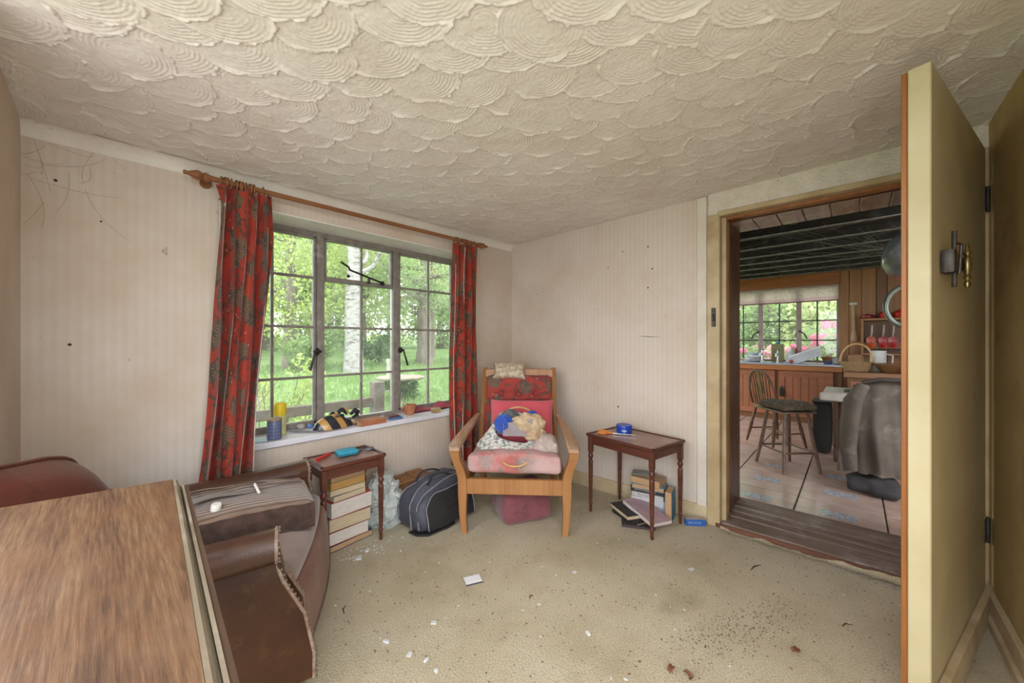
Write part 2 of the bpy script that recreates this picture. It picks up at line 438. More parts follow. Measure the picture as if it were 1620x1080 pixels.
# skirting
SKIRT = mat('grubby_skirting_paint', (.60, .49, .33), (.48, .37, .22), .5, 5, c3=(.30, .20, .10), s3=4, f3=(.55, .8))
mb = MB(); mb.b2(XE-.018, XE, DY1+.09, YN, 0, .105, .004); struct(mb.obj('baseboard_east', SKIRT), 'grubby cream skirting under the pale wall')
mb = MB(); mb.b2(XW, XE-.018, YN-.018, YN, 0, .105, .004); struct(mb.obj('baseboard_north', SKIRT), 'grubby skirting below the window wall')
mb = MB(); mb.b2(.70, XE-.05, YS, YS+.022, 0, .12, .004); mb.b2(.70, XE-.05, YS, YS+.034, .0, .045, .004); struct(mb.obj('baseboard_south', SKIRT), 'brown stained skirting behind the open door')
# ---- doorway: boards, jambs, head, lining planks, threshold
mb = MB(); mb.b2(XE-.016, XE+.002, DY1+.095, DY1+.155, 0.0, 2.125, .003); struct(mb.obj('trim_5', mat('aged_white_board', (.68, .62, .55), (.60, .53, .45), .6, 6)), 'white vertical board beside the doorway')
mb = MB(); mb.b2(XE-.03, XE+.10, DY1+.015, DY1+.09, .0, 1.99, .004); mb.b2(XE+.02, XE+.12, DY1-.01, DY1+.02, .0, 1.975, .003)
j = struct(mb.obj('trim_6', CREAM), 'cream painted door jamb with worn edge')
mb = MB(); mb.b2(XE-.03, XE+.06, DY0-.035, DY0-.002, .0, 2.04, .004); struct(mb.obj('trim_7', CREAM), 'cream hinge jamb in the corner')
mb = MB(); mb.b2(XE-.03, XE+.10, DY0-.02, DY1+.03, DZ+.004, DZ+.035, .004); mb.b2(XE+.03, XE+.12, DY0, DY1, DZ-.012, DZ+.006, .003, mi=1)
struct(mb.obj('trim_8', [CREAM, ORANGEWOOD]), 'cream door head with orange wood edge')
# strike plate on jamb
sp = MB(); sp.b2(-.004, .004, -.012, .012, -.06, .06, .003); sp.tube([(-.006, 0, .015), (-.022, 0, .012), (-.022, 0, -.018), (-.006, 0, -.022)], .005, 8); sp.ball((-.005, 0, .045), .004, 8, 5); sp.ball((-.005, 0, -.045), .004, 8, 5)
sp = sp.obj('strike_plate', OLDIRON, j, loc=(XE-.034, DY1+.05, 1.335))
lin = sempty('trim_9', 'dark tongue and groove planks lining the doorway')
xa, xb = XE+.10, KX+.012
nb = 4
for i in range(nb):
    x0 = xa+(xb-xa)*i/nb; x1 = xa+(xb-xa)*(i+1)/nb
    mb = MB(); mb.b2(x0+.001, x1-.001, DY1-.004, DY1+.018, .04, DZ, .004); mb.obj('plank', LINING, lin)
    mb = MB(); mb.b2(x0+.001, x1-.001, DY0-.018, DY0+.004, .04, DZ, .004); mb.obj('plank', LINING, lin)
ys = np.linspace(DY1, DY0, 9)
for i in range(8):
    mb = MB(); mb.b2(xa+.02, xb, ys[i+1]+.002, ys[i]-.002, DZ-.004, DZ+.018, .003); mb.obj('plank', SOFFIT, lin)
mb = MB(); mb.b2(xa-.02, xa+.004, DY1-.012, DY1+.0, .04, DZ, .002); mb.b2(xa-.02, xa+.004, DY0, DY1, DZ-.012, DZ-.001, .002); mb.obj('edge_bead', ORANGEWOOD, lin)
thr = sempty('trim_10', 'worn dark planked wooden threshold between carpet and kitchen')
xs_ = [XE-.02, XE+.115, XE+.20, XE+.28, XE+.355, KX+.03]
for i in range(5):
    mb = MB(); z = .036+.004*i
    def dip(M=None): pass
    mb.b2(xs_[i]+.0015, xs_[i+1]-.0015, DY0-.01, DY1+.01, .0, z, .004); mb.obj('plank', THRESH, thr)
mb = MB(); mb.b2(XE-.036, XE-.02, DY0, DY1+.04, 0, .028, .006); mb.obj('nosing', wood('red_nosing_wood', (.20, .085, .05), (.10, .04, .022), 1, 26, .5), thr)
# ragged carpet edge lying up over the nosing at the near end
def rag(u, v):
    y = .62-u*1.0; w = .012+.02*nz3((y*9, 0, 3), 1.0)+.07*max(0, u-.5)
    x = XE-.085+v*(.02+w*.9); z = .012+.030*max(0, min(1, (x-(XE-.055))/.03))
    return (x, y, z+.004*nz3((x*60, y*60, 1)))
mb = MB(); mb.grid(rag, 90, 8); q = mb.obj('carpet_edge', CARPET); struct(q, 'ragged carpet edge against the wooden threshold')
# ---- window_1: three light metal casement
win = sempty('window_1', 'three-light metal casement window with small panes')
WY = 2.69
def wpart(nm, x0, x1, z0, z1, dy=.03, ch=.003, m=METALFRAME, par=win, yy=WY):
    b = MB(); b.b2(x0, x1, yy-dy/2, yy+dy/2, z0, z1, ch); return b.obj(nm, m, par)
wpart('frame', WX0, WX1, 1.885, WZ1, .05); wpart('frame', WX0, WX1, .60, .635, .05)
wpart('frame', WX0, WX0+.03, .63, 1.89, .05); wpart('frame', WX1-.03, WX1, .63, 1.89, .05)
ML, MR = .986, 1.551
for x in (ML, MR): wpart('mullion', x-.024, x+.024, .63, 1.89, .06)
rows = [.942, 1.277, 1.609]
lights = [(WX0+.03, ML-.028, .705), (ML+.028, MR-.028, 1.279), (MR+.028, WX1-.03, 1.866)]
for k, (x0, x1, xm) in enumerate(lights):
    # casement sash frames on the opening outer lights and the top centre fanlight
    if k != 1:
        for (a, b, c, d) in ((x0, x0+.014, .635, 1.885), (x1-.014, x1, .635, 1.885), (x0, x1, .635, .652), (x0, x1, 1.87, 1.885)):
            wpart('sash_rail', a, b, c, d, .036, .002, yy=WY-.004)
    else:
        wpart('transom', x0, x1, rows[2]-.016, rows[2]+.016, .045)
        for (a, b, c, d) in ((x0, x0+.013, rows[2]+.016, 1.885), (x1-.013, x1, rows[2]+.016, 1.885), (x0, x1, 1.872, 1.885)):
            wpart('sash_rail', a, b, c, d, .036, .002, yy=WY-.004)
    wpart('glazing_bar', xm-.008, xm+.008, .64, 1.88, .02, .002)
    for r in rows:
        if k == 1 and r == rows[2]: continue
        wpart('glazing_bar', x0, x1, r-.008, r+.008, .018, .002)
    zz = [.638]+rows+[1.884]
    for (a, b) in ((x0, xm), (xm, x1)):
        for c, d in zip(zz[:-1], zz[1:]):
            g = MB(); g.b2(a+.002, b-.002, WY-.002, WY+.002, c+.002, d-.002); g.obj('pane', GLASS, win, smooth=0)
# handles and stay
for (x, sg) in ((ML-.030, -1), (MR+.030, 1)):
    b = MB(); b.b2(x-.012, x+.012, WY-.05, WY-.02, 1.09, 1.135, .004); b.tube([(x-.025, WY-.05, 1.112), (x+.025, WY-.05, 1.112)], .008, 8)
    b.ball((x, WY-.058, 1.112), .013, 10, 6); b.tube([(x+sg*.018, WY-.058, 1.105), (x+sg*.05, WY-.065, .99)], [.006, .009], 8)
    b.obj('casement_handle', IRON, win)
b = MB(); b.tube([(1.09, WY-.10, 1.725), (1.15, WY-.085, 1.70), (1.16, WY-.08, 1.682), (1.42, WY-.045, 1.625)], .007, 8)
b.box((1.425, WY-.04, 1.622), (.03, .02, .03), .004); b.box((1.32, WY-.035, 1.63), (.012, .03, .04), .003); b.ball((1.17, WY-.035, 1.645), .012, 10, 6)
b.obj('casement_stay', IRON, win)

# nail holes and a scratch left in the wallpaper of the east wall
we = bpy.data.objects['wall_east']; HOLE = mat('dark_hole', (.06, .04, .03), rough=.9)
for (y, z, r) in ((1.102, 1.57, .006), (1.07, 1.703, .006), (1.102, 1.868, .006), (1.334, .68, .007), (2.127, 1.612, .005), (1.419, 1.759, .005), (1.298, 1.863, .005)):
    b = MB(); b.lathe([(0, .002), (r*.6, .0015), (r, 0), (r, -.003)], 10, M=T(XE, y, z) @ Ry(-PI/2)); b.obj('nail_hole', HOLE, we)
b = MB(); b.tube([(XE-.0008, 1.173, 1.222), (XE-.0008, 1.09, 1.214), (XE-.0008, 1.007, 1.211)], [.0012, .003, .001], 5); b.obj('scratch', mat('torn_paper_scratch', (.20, .15, .11)), we)
wn2 = bpy.data.objects['wall_north']
for (x, z, r) in ((-.14, 1.848, .006), (-.102, 1.167, .006), (-.013, 1.708, .004)):
    b = MB(); b.lathe([(0, .002), (r*.6, .0015), (r, 0), (r, -.003)], 10, M=T(x, YN, z) @ Rx(PI/2)); b.obj('nail_hole', HOLE, wn2)
# ================================================================== fabrics
def m_paisley(name, base, base2, dark, light, sc=6.5, fade=None, kind='UV', leaf=.40):
    lf = leaf
    n = NT(name); v = n.coord((1, 1, 1), kind)
    ds = n.noise(v, 5, 3); vv = n.n('ShaderNodeVectorMath', operation='MULTIPLY_ADD')
    n.l(ds.outputs['Color'], vv.inputs[0]); vv.inputs[1].default_value = (.09, .09, .09); n.l(v, vv.inputs[2])
    v2 = vv.outputs[0]
    a = n.noise(v, 3, 4); c = n.ramp(a.outputs['Fac'], [(.35, base2), (.6, base)])
    big = n.vor(v2, sc, 'F1', .9); d = big.outputs['Distance']
    ang = n.n('ShaderNodeVectorMath', operation='SUBTRACT'); n.l(v2, ang.inputs[0]); n.l(big.outputs['Position'], ang.inputs[1]); ax, ay, az = n.sep(ang.outputs[0])
    ring = n.math('SINE', n.math('ADD', n.math('MULTIPLY', n.math('ABSOLUTE', ax), 330), n.math('MULTIPLY', ay, 420)))
    leaf = n.ramp(d, [(lf, (1, 1, 1)), (lf+.03, (0, 0, 0))])
    pick = n.sep(big.outputs['Color'])[0]
    leafm = n.math('MULTIPLY', n.math('GREATER_THAN', pick, .22), leaf)
    c = n.mix(n.math('MULTIPLY', leafm, .86), c, dark)
    ln = n.math('MULTIPLY', leafm, n.math('GREATER_THAN', ring, .62))
    c = n.mix(n.math('MULTIPLY', ln, .6), c, light)
    vine = n.noise(v2, sc*.9, 2); vm = n.math('LESS_THAN', n.math('ABSOLUTE', n.math('SUBTRACT', vine.outputs['Fac'], .5)), .022)
    c = n.mix(n.math('MULTIPLY', vm, .8), c, dark)
    sm = n.vor(v2, sc*4, 'F1', 1); smm = n.math('MULTIPLY', n.math('LESS_THAN', sm.outputs['Distance'], .27), n.math('GREATER_THAN', n.sep(sm.outputs['Color'])[1], .62))
    c = n.mix(n.math('MULTIPLY', smm, .8), c, dark)
    sm2 = n.vor(v2, sc*3.1, 'F1', 1); s3 = n.math('MULTIPLY', n.math('LESS_THAN', sm2.outputs['Distance'], .16), n.math('GREATER_THAN', n.sep(sm2.outputs['Color'])[2], .7))
    c = n.mix(n.math('MULTIPLY', s3, .7), c, light)
    if fade:
        fn = n.noise(v, 4, 5); c = n.mix(n.ramp(fn.outputs['Fac'], [(.38, (0, 0, 0)), (.62, (1, 1, 1))]), c, fade)
    n.col(c); n.set(Roughness=.9, Specular_IOR_Level=.15, Sheen_Weight=.1)
    b = n.noise(v, 300, 2); n.bump(b.outputs['Fac'], .25, .001); return n.m
CURT = m_paisley('red_paisley_curtain_cloth', (.35, .052, .032), (.27, .034, .024), (.062, .052, .038), (.38, .30, .20), 7.5, leaf=.44)
CHAIRF = m_paisley('red_leaf_upholstery', (.36, .06, .05), (.29, .045, .04), (.085, .07, .055), (.36, .27, .18), 8.0, leaf=.42)
SEATF = m_paisley('faded_pink_upholstery', (.46, .17, .16), (.42, .12, .10), (.20, .17, .15), (.50, .42, .38), 7.0, fade=(.50, .34, .33), leaf=.40)
LININGC = mat('cream_curtain_lining', (.62, .55, .48), (.50, .40, .34), .9, 12)
PINEDARK = wood('dark_pine_pole', (.30, .125, .05), (.19, .07, .026), 0, 30, .45)
# ------------------------------------------------------------------ curtain pole
rod = thing('curtain_pole', 'turned dark pine curtain pole with rings above the window', 'curtain pole', (0, 2.345, 1.99))
mb = MB(); mb.tube([(.33, 0, -.004), (1.2, 0, .0), (2.15, 0, .009)], .0135, 12); mb.obj('pole', PINEDARK, rod)
fin = [(.0, -.052), (.009, -.05), (.011, -.043), (.008, -.036), (.014, -.022), (.022, -.006), (.024, .004), (.018, .016), (.013, .02), (.019, .024), (.021, .034), (.016, .048), (.014, .056)]
mb = MB(); mb.lathe(fin, 14, M=T(.30, 0, -.004) @ Ry(PI/2)); mb.obj('finial', PINEDARK, rod)
mb = MB(); mb.lathe(fin, 14, M=T(2.185, 0, .009) @ Ry(-PI/2)); mb.obj('finial', PINEDARK, rod)
for x in (.345, 2.13):
    mb = MB(); mb.tube([(x, 0, -.006), (x, .094, -.006)], .009, 8); mb.tube([(x, .085, -.006), (x, .095, -.006)], .025, 12); mb.obj('bracket', PINEDARK, rod)
def ring_mesh():
    b = MB(); b.tube([(0, .0245*math.cos(a), .0245*math.sin(a)) for a in np.linspace(0, 2*PI, 19)[:-1]], .0042, 8, closed=True); return b
r0 = None
for x in [.395, .408, .421, .436, .456, .470, .484, .498, .515, .532, .575, 1.89, 1.915, 1.95, 1.985, 2.02, 2.05, 2.08]:
    if r0 is None: r0 = ring_mesh().obj('ring', PINEDARK, rod, loc=(x, 0, -.007)); r = r0
    else: r = inst(r0, 'ring', rod, (x, 0, -.007))
    r.rotation_euler = (0, 0, random.uniform(-.35, .35)); r.location.z = -.007+.004*(x > 1)
# ------------------------------------------------------------------ curtains
def lerpt(tab, v):
    for (a, p), (b, q) in zip(tab[:-1], tab[1:]):
        if v <= b: t = (v-a)/(b-a); return p+(q-p)*t
    return tab[-1][1]
def curtain(label, xl, xr, z0, z1, yc, npl, amp, seed, flop=False):
    t = thing('curtain', label, 'curtain', ((lerpt(xl, 1)+lerpt(xr, 1))/2, yc, z0))
    ox, oy, oz = t.location
    ph = [random.uniform(-.5, .5) for _ in range(npl+2)]
    def f(u, v, off=0):
        a = lerpt(xl, v); b = lerpt(xr, v)
        k = u*npl; uu = u+.25*math.sin(2*PI*k+.7*math.sin(v*3+seed))/npl*.7
        x = a+(b-a)*uu+.006*math.sin(v*9+u*11+seed)
        am = amp*(.55+.45*min(1, v*3))*(.75+.4*math.sin(u*7+seed))
        y = yc+am*math.cos(2*PI*k+ph[int(k)]*.6*v+.5*math.sin(v*4+seed))
        z = z1+(z0-z1)*v
        if v < .08: z += .013*math.sin(u*26+seed)*(1-v/.08); y += -.012*(1-v/.08)*math.sin(u*17)
        if flop:
            g = max(0, 1-v/.05)*max(0, 1-u/.14); x -= .03*g; z -= .02*g; y -= .02*g
        return (x-ox, y-oy+off, z-oz)
    b = MB(); b.grid(lambda u, v: f(u, v), npl*16, 70, uvs=(1.15, 1.75)); b.obj('cloth', CURT, t, 80)
    b = MB(); b.grid(lambda u, v: f(.01+u*.98, .02+v*.965, .006), npl*12, 40); b.obj('lining', LININGC, t, 80)
    # cream hem stitched down the leading edge
    b = MB(); u_ = .93 if flop else .06
    b.tube([Vector(f(u_, v))+Vector((0, -.003, 0)) for v in np.linspace(.10, .99, 40)], .0022, 6); b.obj('edge_seam', LININGC, t)
    return t
curtain('long red paisley curtain on the left side of the window', [(0, .388), (.12, .382), (.4, .366), (.8, .318), (1, .285)], [(0, .613), (.12, .612), (.4, .583), (.8, .535), (1, .51)], .24, 1.962, 2.322, 5, .042, 1.3, True)
curtain('narrow red paisley curtain between window and easy chair', [(0, 1.868), (.15, 1.86), (.5, 1.828), (1, 1.838)], [(0, 2.115), (.2, 2.11), (.6, 2.118), (1, 2.135)], .20, 1.972, 2.332, 4, .036, 4.1)
# ================================================================== things on the sill
SZ = .613
def m_tartan():
    n = NT('tartan_tin_print'); c = n.coord((1, 1, 1)); x, y, z = n.sep(c)
    an = n.math('ARCTAN2', y, x); s1 = n.math('SINE', n.math('MULTIPLY', an, 14)); s2 = n.math('SINE', n.math('MULTIPLY', z, 320))
    col = n.mix(n.math('MULTIPLY', n.math('GREATER_THAN', s1, .35), .6), (.10, .12, .27), (.035, .06, .06))
    col = n.mix(n.math('MULTIPLY', n.math('GREATER_THAN', s2, .3), .6), col, (.03, .055, .07))
    s3 = n.math('GREATER_THAN', n.math('SINE', n.math('MULTIPLY', an, 28)), .93); s4 = n.math('GREATER_THAN', n.math('SINE', n.math('MULTIPLY', z, 640)), .93)
    col = n.mix(n.math('MULTIPLY', n.math('MAXIMUM', s3, s4), .6), col, (.42, .42, .62)); n.col(col); n.set(Roughness=.4); return n.m
t = thing('tin', 'small tartan printed tin standing on the window sill', 'tin', (.664, 2.487, SZ))
mb = MB(); mb.lathe([(.0, 0), (.036, 0), (.037, .003), (.037, .112), (.0355, .116), (.034, .116), (.034, .008), (0, .008)], 28); mb.obj('body', m_tartan(), t)
mb = MB(); mb.lathe([(.0335, .109), (.0385, .109), (.0388, .117), (.0375, .12), (0, .121)], 28); mb.obj('lid', mat('tin_lid_brown', (.36, .24, .16), rough=.5), t)
t = thing('spray_can', 'yellow capped spray can behind the tartan tin', 'can', (.722, 2.588, SZ))
mb = MB(); mb.lathe([(.0, 0), (.031, 0), (.033, .004), (.033, .125), (.03, .135), (.0, .136)], 24); mb.obj('body', mat('pale_yellow_can', (.62, .62, .25), (.5, .5, .3), .35, 20), t)
mb = MB(); mb.lathe([(.0335, .118), (.0335, .182), (.031, .19), (.026, .194), (0, .196)], 24); mb.obj('cap', mat('yellow_plastic', (.80, .60, .02), (.74, .52, .02), .35), t)
# carved mask lying on its back: dark glaze with ochre panels
def m_mask():
    n = NT('black_ochre_glaze'); x, y, z = n.sep(n.coord())
    s = n.math('SINE', n.math('ADD', n.math('MULTIPLY', x, 62), n.math('MULTIPLY', z, 30)))
    w = n.noise(n.coord(), 18, 2); s = n.math('ADD', s, n.math('MULTIPLY', w.outputs['Fac'], .8))
    f = n.ramp(s, [(.52, (0, 0, 0)), (.60, (1, 1, 1))]); n.col(n.mix(f, (.022, .024, .035), (.50, .27, .075))); n.set(Roughness=.25, Specular_IOR_Level=.6); return n.m
MASK = m_mask()
t = thing('carved_mask', 'glossy black and ochre carved mask lying on the sill', 'mask', (1.035, 2.525, SZ), math.radians(4))
def mk(x, y, z):
    k = 1-.30*max(0, x/.15); return (x, y*k, z*k*(1.0 if x < .05 else .82)+.0)
mb = MB(); mb.ball((0, 0, 0), (1, 1, 1), 26, 16)
mb.v = [mk(p[0]*.135-.015, p[1]*.062, max(0, p[2])*.088+max(-1, p[2])*0.0+.002) for p in mb.v]
mb.obj('face', MASK, t, 60)
mb = MB(); mb.tube([(-.005, 0, .085), (.03, 0, .112), (.055, 0, .108), (.075, 0, .078)], [.012, .016, .02, .012], 10); mb.obj('nose', MASK, t)
DKG = mat('black_glaze', (.03, .032, .045), (.02, .02, .03), .25)
mb = MB(); mb.tube([(.085, -.022, .078), (.12, -.01, .098), (.145, 0, .08), (.150, .02, .06)], [.010, .016, .018, .012], 10); mb.tube([(.095, -.03, .055), (.13, -.022, .066), (.148, -.005, .05)], [.008, .011, .008], 8); mb.obj('lips', DKG, t)
mb = MB(); mb.tube([(-.03, -.04, .078), (-.005, -.05, .088), (.025, -.045, .082)], [.006, .010, .006], 8); mb.obj('brow', DKG, t); mb = MB(); mb.tube([(-.03, .04, .078), (-.005, .05, .088), (.025, .045, .082)], [.006, .010, .006], 8); mb.obj('brow', DKG, t)
mb = MB(); mb.tube([(.10, -.045, .004), (.12, -.05, .02), (.14, -.042, .006), (.155, -.05, .02)], .005, 6); mb.obj('beard_fringe', DKG, t)
# books on the sill
def book(name, label, loc, size, cover, pages, rotz=0, rot=None, group=None, spine='y+', th=.0022, soft=False, cat='book'):
    """size = (length, width, thickness); spine along local +y side unless told otherwise"""
    t = thing(name, label, cat, loc, rotz, group, rot)
    L, Wd, H = size; h = .0 if soft else .003
    c = MB(); c.b2(-L/2, L/2, -Wd/2, Wd/2, 0, th, .0006); c.b2(-L/2, L/2, -Wd/2, Wd/2, H-th, H, .0006); c.b2(-L/2, L/2, Wd/2-th, Wd/2, th*.5, H-th*.5, .0006)
    c.obj('cover', cover, t)
    p = MB(); p.b2(-L/2+h, L/2-h, -Wd/2+h, Wd/2-th-.0004, th+.0003, H-th-.0003, .0004); p.obj('pages', pages, t)
    return t
def m_pages(name, c):
    n = NT(name); x, y, z = n.sep(n.coord()); s = n.math('SINE', n.math('MULTIPLY', z, 5200))
    nn = n.noise(n.coord((1, 1, 14)), 20, 4); col = n.ramp(nn.outputs['Fac'], [(.3, tuple(q*.78 for q in c)), (.65, c)]); n.col(col)
    n.set(Roughness=.85, Specular_IOR_Level=.15); n.bump(nn.outputs['Fac'], .4, .002); return n.m
PG_CREAM = m_pages('cream_page_edges', (.62, .50, .34)); PG_TAN = m_pages('browned_page_edges', (.52, .34, .19)); PG_WHITE = m_pages('white_page_edges', (.70, .64, .58)); PG_OR = m_pages('orange_page_edges', (.50, .29, .10))
def cov(name, c): return mat(name, c, tuple(q*.8 for q in c), .55, 14)
book('book', 'thick rust-orange book lying at the front of the sill', (1.238, 2.468, SZ), (.185, .11, .032), cov('rust_cover', (.45, .16, .08)), PG_TAN, math.radians(181))
mb = MB()
mb.grid(lambda u, v: ((u-.5)*.17, (v-.5)*.10, .003+.008*math.sin(u*5)*v), 10, 6); q = mb.obj('paper', mat('loose_paper', (.72, .69, .66)), None, loc=(1.225, 2.595, SZ)); tag(q, 'loose pale paper lying behind the rust-orange sill book', 'paper')
book('notebook', 'thin blue notebook under a dark booklet on the sill', (1.437, 2.50, SZ), (.10, .085, .014), cov('blue_cover', (.07, .14, .32)), PG_WHITE, math.radians(170))
book('notebook', 'small dark red booklet on top of the blue notebook', (1.425, 2.515, SZ+.0145), (.09, .07, .009), cov('maroon_cover', (.16, .05, .05)), PG_WHITE, math.radians(188))
TERR = mat('terracotta', (.48, .20, .10), (.38, .15, .07), .7, 10)
t = thing('mortar', 'small terracotta bowl holding a pale pestle on the sill', 'bowl', (1.605, 2.555, SZ))
mb = MB(); mb.lathe([(0, 0), (.03, 0), (.034, .004), (.045, .05), (.053, .07), (.054, .076), (.05, .076), (.04, .05), (.028, .012), (0, .01)], 26); mb.obj('bowl', TERR, t)
mb = MB(); mb.tube([(-.051, .0, .066), (-.07, 0, .055), (-.066, 0, .03), (-.042, 0, .026)], .006, 8); mb.obj('handle', TERR, t)
q = MB(); q.tube([(.012, 0, .02), (-.02, .0, .06), (-.062, .005, .105)], [.011, .007, .009], 10); tag(q.obj('pestle', mat('grey_stone', (.55, .54, .56)), loc=(1.605, 2.555, SZ)), 'pale grey pestle leaning in the terracotta bowl', 'pestle')
def cl(u, v):
    x = 1.66+u*.43; y = 2.55+v*.115+.01*math.sin(u*9); z = SZ+.004+.022*(.5+.5*math.sin(u*14+v*5))*(.4+.6*v)+.02*max(0, nz3((x*9, y*9, 2)))+.03*max(0, 1-abs(u-.78)/.2)*v
    return (x, y, z)
mb = MB(); mb.grid(cl, 40, 14); mb.grid(lambda u, v: (cl(u, v)[0], cl(u, v)[1], SZ+.001), 40, 14); tag(mb.obj('cloth', mat('dusty_red_cloth', (.45, .10, .13), (.33, .07, .09), .9, 20), None, 80), 'crumpled dusty red cloth at the right of the sill', 'cloth')
t = thing('matchbox', 'small decorated box at the right front of the sill', 'box', (1.792, 2.475, SZ), math.radians(-20))
mb = MB(); mb.b2(-.035, .035, -.022, .022, 0, .026, .002); mb.obj('body', mat('gilt_box_paint', (.42, .27, .10), (.20, .13, .06), .4, 40), t)
mb = MB(); mb.b2(-.036, .036, -.023, .023, .0262, .034, .002); mb.obj('lid', mat('green_box_lid', (.30, .33, .22), (.42, .35, .2), .4, 30), t)
mb = MB(); mb.tube([(.775, 2.60, SZ+.008), (.80, 2.575, SZ+.010), (.825, 2.545, SZ+.008), (.865, 2.50, SZ+.006), (.90, 2.478, SZ+.005)], [.008, .016, .014, .012, .008], 10, flat=.4); tag(mb.obj('strap', mat('grey_leather_strap', (.20, .20, .22), rough=.6)), 'grey leather strap lying across the left of the sill', 'strap')
mb = MB(); mb.ball((0, 0, .014), (.018, .014, .014), 12, 8); tag(mb.obj('pebble', mat('blue_glass', (.08, .22, .55), rough=.25), loc=(.905, 2.625, SZ)), 'small bright blue pebble behind the sill strap', 'pebble')
mb = MB(); mb.ball((0, 0, .016), (.028, .02, .018), 10, 7); mb.v = [(p[0]+nz3(p, 60, .006), p[1], p[2]) for p in mb.v]; tag(mb.obj('seashell', mat('grey_shell', (.42, .38, .36)), loc=(.855, 2.635, SZ)), 'grey shell beside the window frame on the sill', 'shell')
mb = MB(); mb.b2(-.055, .045, -.035, .035, 0, .010, .004); tag(mb.obj('envelope', mat('pale_blue_packet', (.45, .60, .66), rough=.5), loc=(.585, 2.485, SZ), rot=(0, 0, -.3)), 'pale blue packet on the sill next to the curtain', 'packet')
# ================================================================== nest tables
MAHOG = wood('mahogany', (.145, .048, .03), (.06, .018, .012), 0, 26, .32)
MAHTOP = wood('mahogany_top_sheen', (.34, .20, .16), (.24, .125, .10), 0, 20, .3, worn=(.44, .33, .30))  # wear plus a pinkish-grey sheen painted into the paler wood tones
def leg_prof(h):
    return [(.0, 0), (.007, 0), (.010, .01), (.010, .05), (.013, .055), (.014, .062), (.010, .07), (.0115, .08), (.0145, h*.52), (.0155, h-.125), (.0155, h-.115), (.010, h-.108), (.012, h-.10), (.0165, h-.088), (.017, h-.078), (.010, h-.064), (.014, h-.055), (.014, h-.05)]
def side_table(label, loc, rz, w, d, h):
    t = thing('side_table', label, 'table', loc, rz)
    mb = MB(); mb.b2(-w/2, w/2, -d/2, d/2, h-.018, h-.006, .005); mb.b2(-w/2+.006, w/2-.006, -d/2+.006, d/2-.006, h-.024, h-.017, .003)
    top = mb.obj('table_top', MAHOG, t)
    mb = MB(); mb.b2(-w/2+.028, w/2-.028, -d/2+.028, d/2-.028, h-.0065, h-.0045, .0006); mb.obj('inset_panel', MAHTOP, top)
    mb = MB()
    for (a, b, c, e) in ((-w/2, w/2, -d/2, -d/2+.022), (-w/2, w/2, d/2-.022, d/2), (-w/2, -w/2+.022, -d/2, d/2), (w/2-.022, w/2, -d/2, d/2)): mb.b2(a+.002, b-.002, c+.002, e-.002, h-.0065, h, .003)
    mb.obj('raised_rim', MAHOG, top)
    ix, iy = w/2-.025, d/2-.025
    for (nm, a, b, c, e) in (('x', -ix, ix, -iy-.006, -iy+.006), ('x', -ix, ix, iy-.006, iy+.006), ('y', -ix-.006, -ix+.006, -iy, iy), ('y', ix-.006, ix+.006, -iy, iy)):
        mb = MB(); mb.b2(a, b, c, e, h-.075, h-.022, .002); mb.obj('apron', MAHOG, t)
    for sx in (-1, 1):
        for sy in (-1, 1):
            mb = MB(); mb.box((sx*ix, sy*iy, h-.075), (.03, .03, .105), .003)
            pr = leg_prof(h-.075); pr = [(r, z) for r, z in pr]; mb.lathe(pr, 14, (sx*ix, sy*iy, 0))
            mb.box((sx*ix, sy*iy, h-.125), (.026, .026, .03), .004)
            mb.obj('leg', MAHOG, t)
    return t
LT = side_table('dark mahogany side table beneath the window sill beside leather armchair', (.948, 2.19, 0), 0, .375, .27, .515)
RTB = side_table('dark mahogany side table against the pale wall near the doorway', (2.40, 1.09, 0), math.radians(80), .52, .375, .545)
# --- on the left table
t = thing('glasses_case', 'turquoise zip case on the table under the window', 'case', (.955, 2.19, .516), math.radians(-6))
mb = MB(); mb.rbox((0, 0, .018), (.115, .085, .032), .014, 8); mb.obj('shell', mat('turquoise_fabric', (.03, .30, .42), (.025, .25, .36), .6, 30, bump=.1), t, 60)
mb = MB(); mb.rbox((0, 0, .017), (.1175, .0875, .004), .0018, 6); mb.obj('zip', mat('navy_zip', (.02, .08, .14), rough=.5), t)
mb = MB(); mb.tube([(-.045, -.03, .011), (.045, .03, .011)], .0095, 10); o = mb.obj('lipstick_tube', mat('red_plastic', (.62, .04, .035), rough=.3), loc=(.842, 2.235, .5105)); tag(o, 'bright red plastic tube lying left of the turquoise case', 'tube')
t = thing('sunglasses', 'folded dark sunglasses at the right of the window side table', 'glasses', (1.055, 2.19, .516), math.radians(-20))
BLKP = mat('black_plastic', (.03, .03, .035), rough=.3)
mb = MB()
for sx in (-1, 1): mb.lathe([(0, .006), (.024, .006), (.026, .010), (.024, .014), (0, .015)], 16, (sx*.032, 0, 0), sy=.75)
mb.obj('lenses', mat('smoky_lens', (.10, .12, .16), rough=.15), t)
mb = MB(); mb.tube([(-.058, .018, .01), (-.03, .022, .012), (0, .016, .012), (.03, .022, .012), (.058, .018, .01)], .0035, 8); mb.tube([(.058, .018, .01), (.06, .03, .01), (-.04, .045, .006)], .003, 8); mb.tube([(-.058, .018, .01), (-.06, .034, .01), (.045, .055, .006)], .003, 8); mb.obj('frame', BLKP, t)
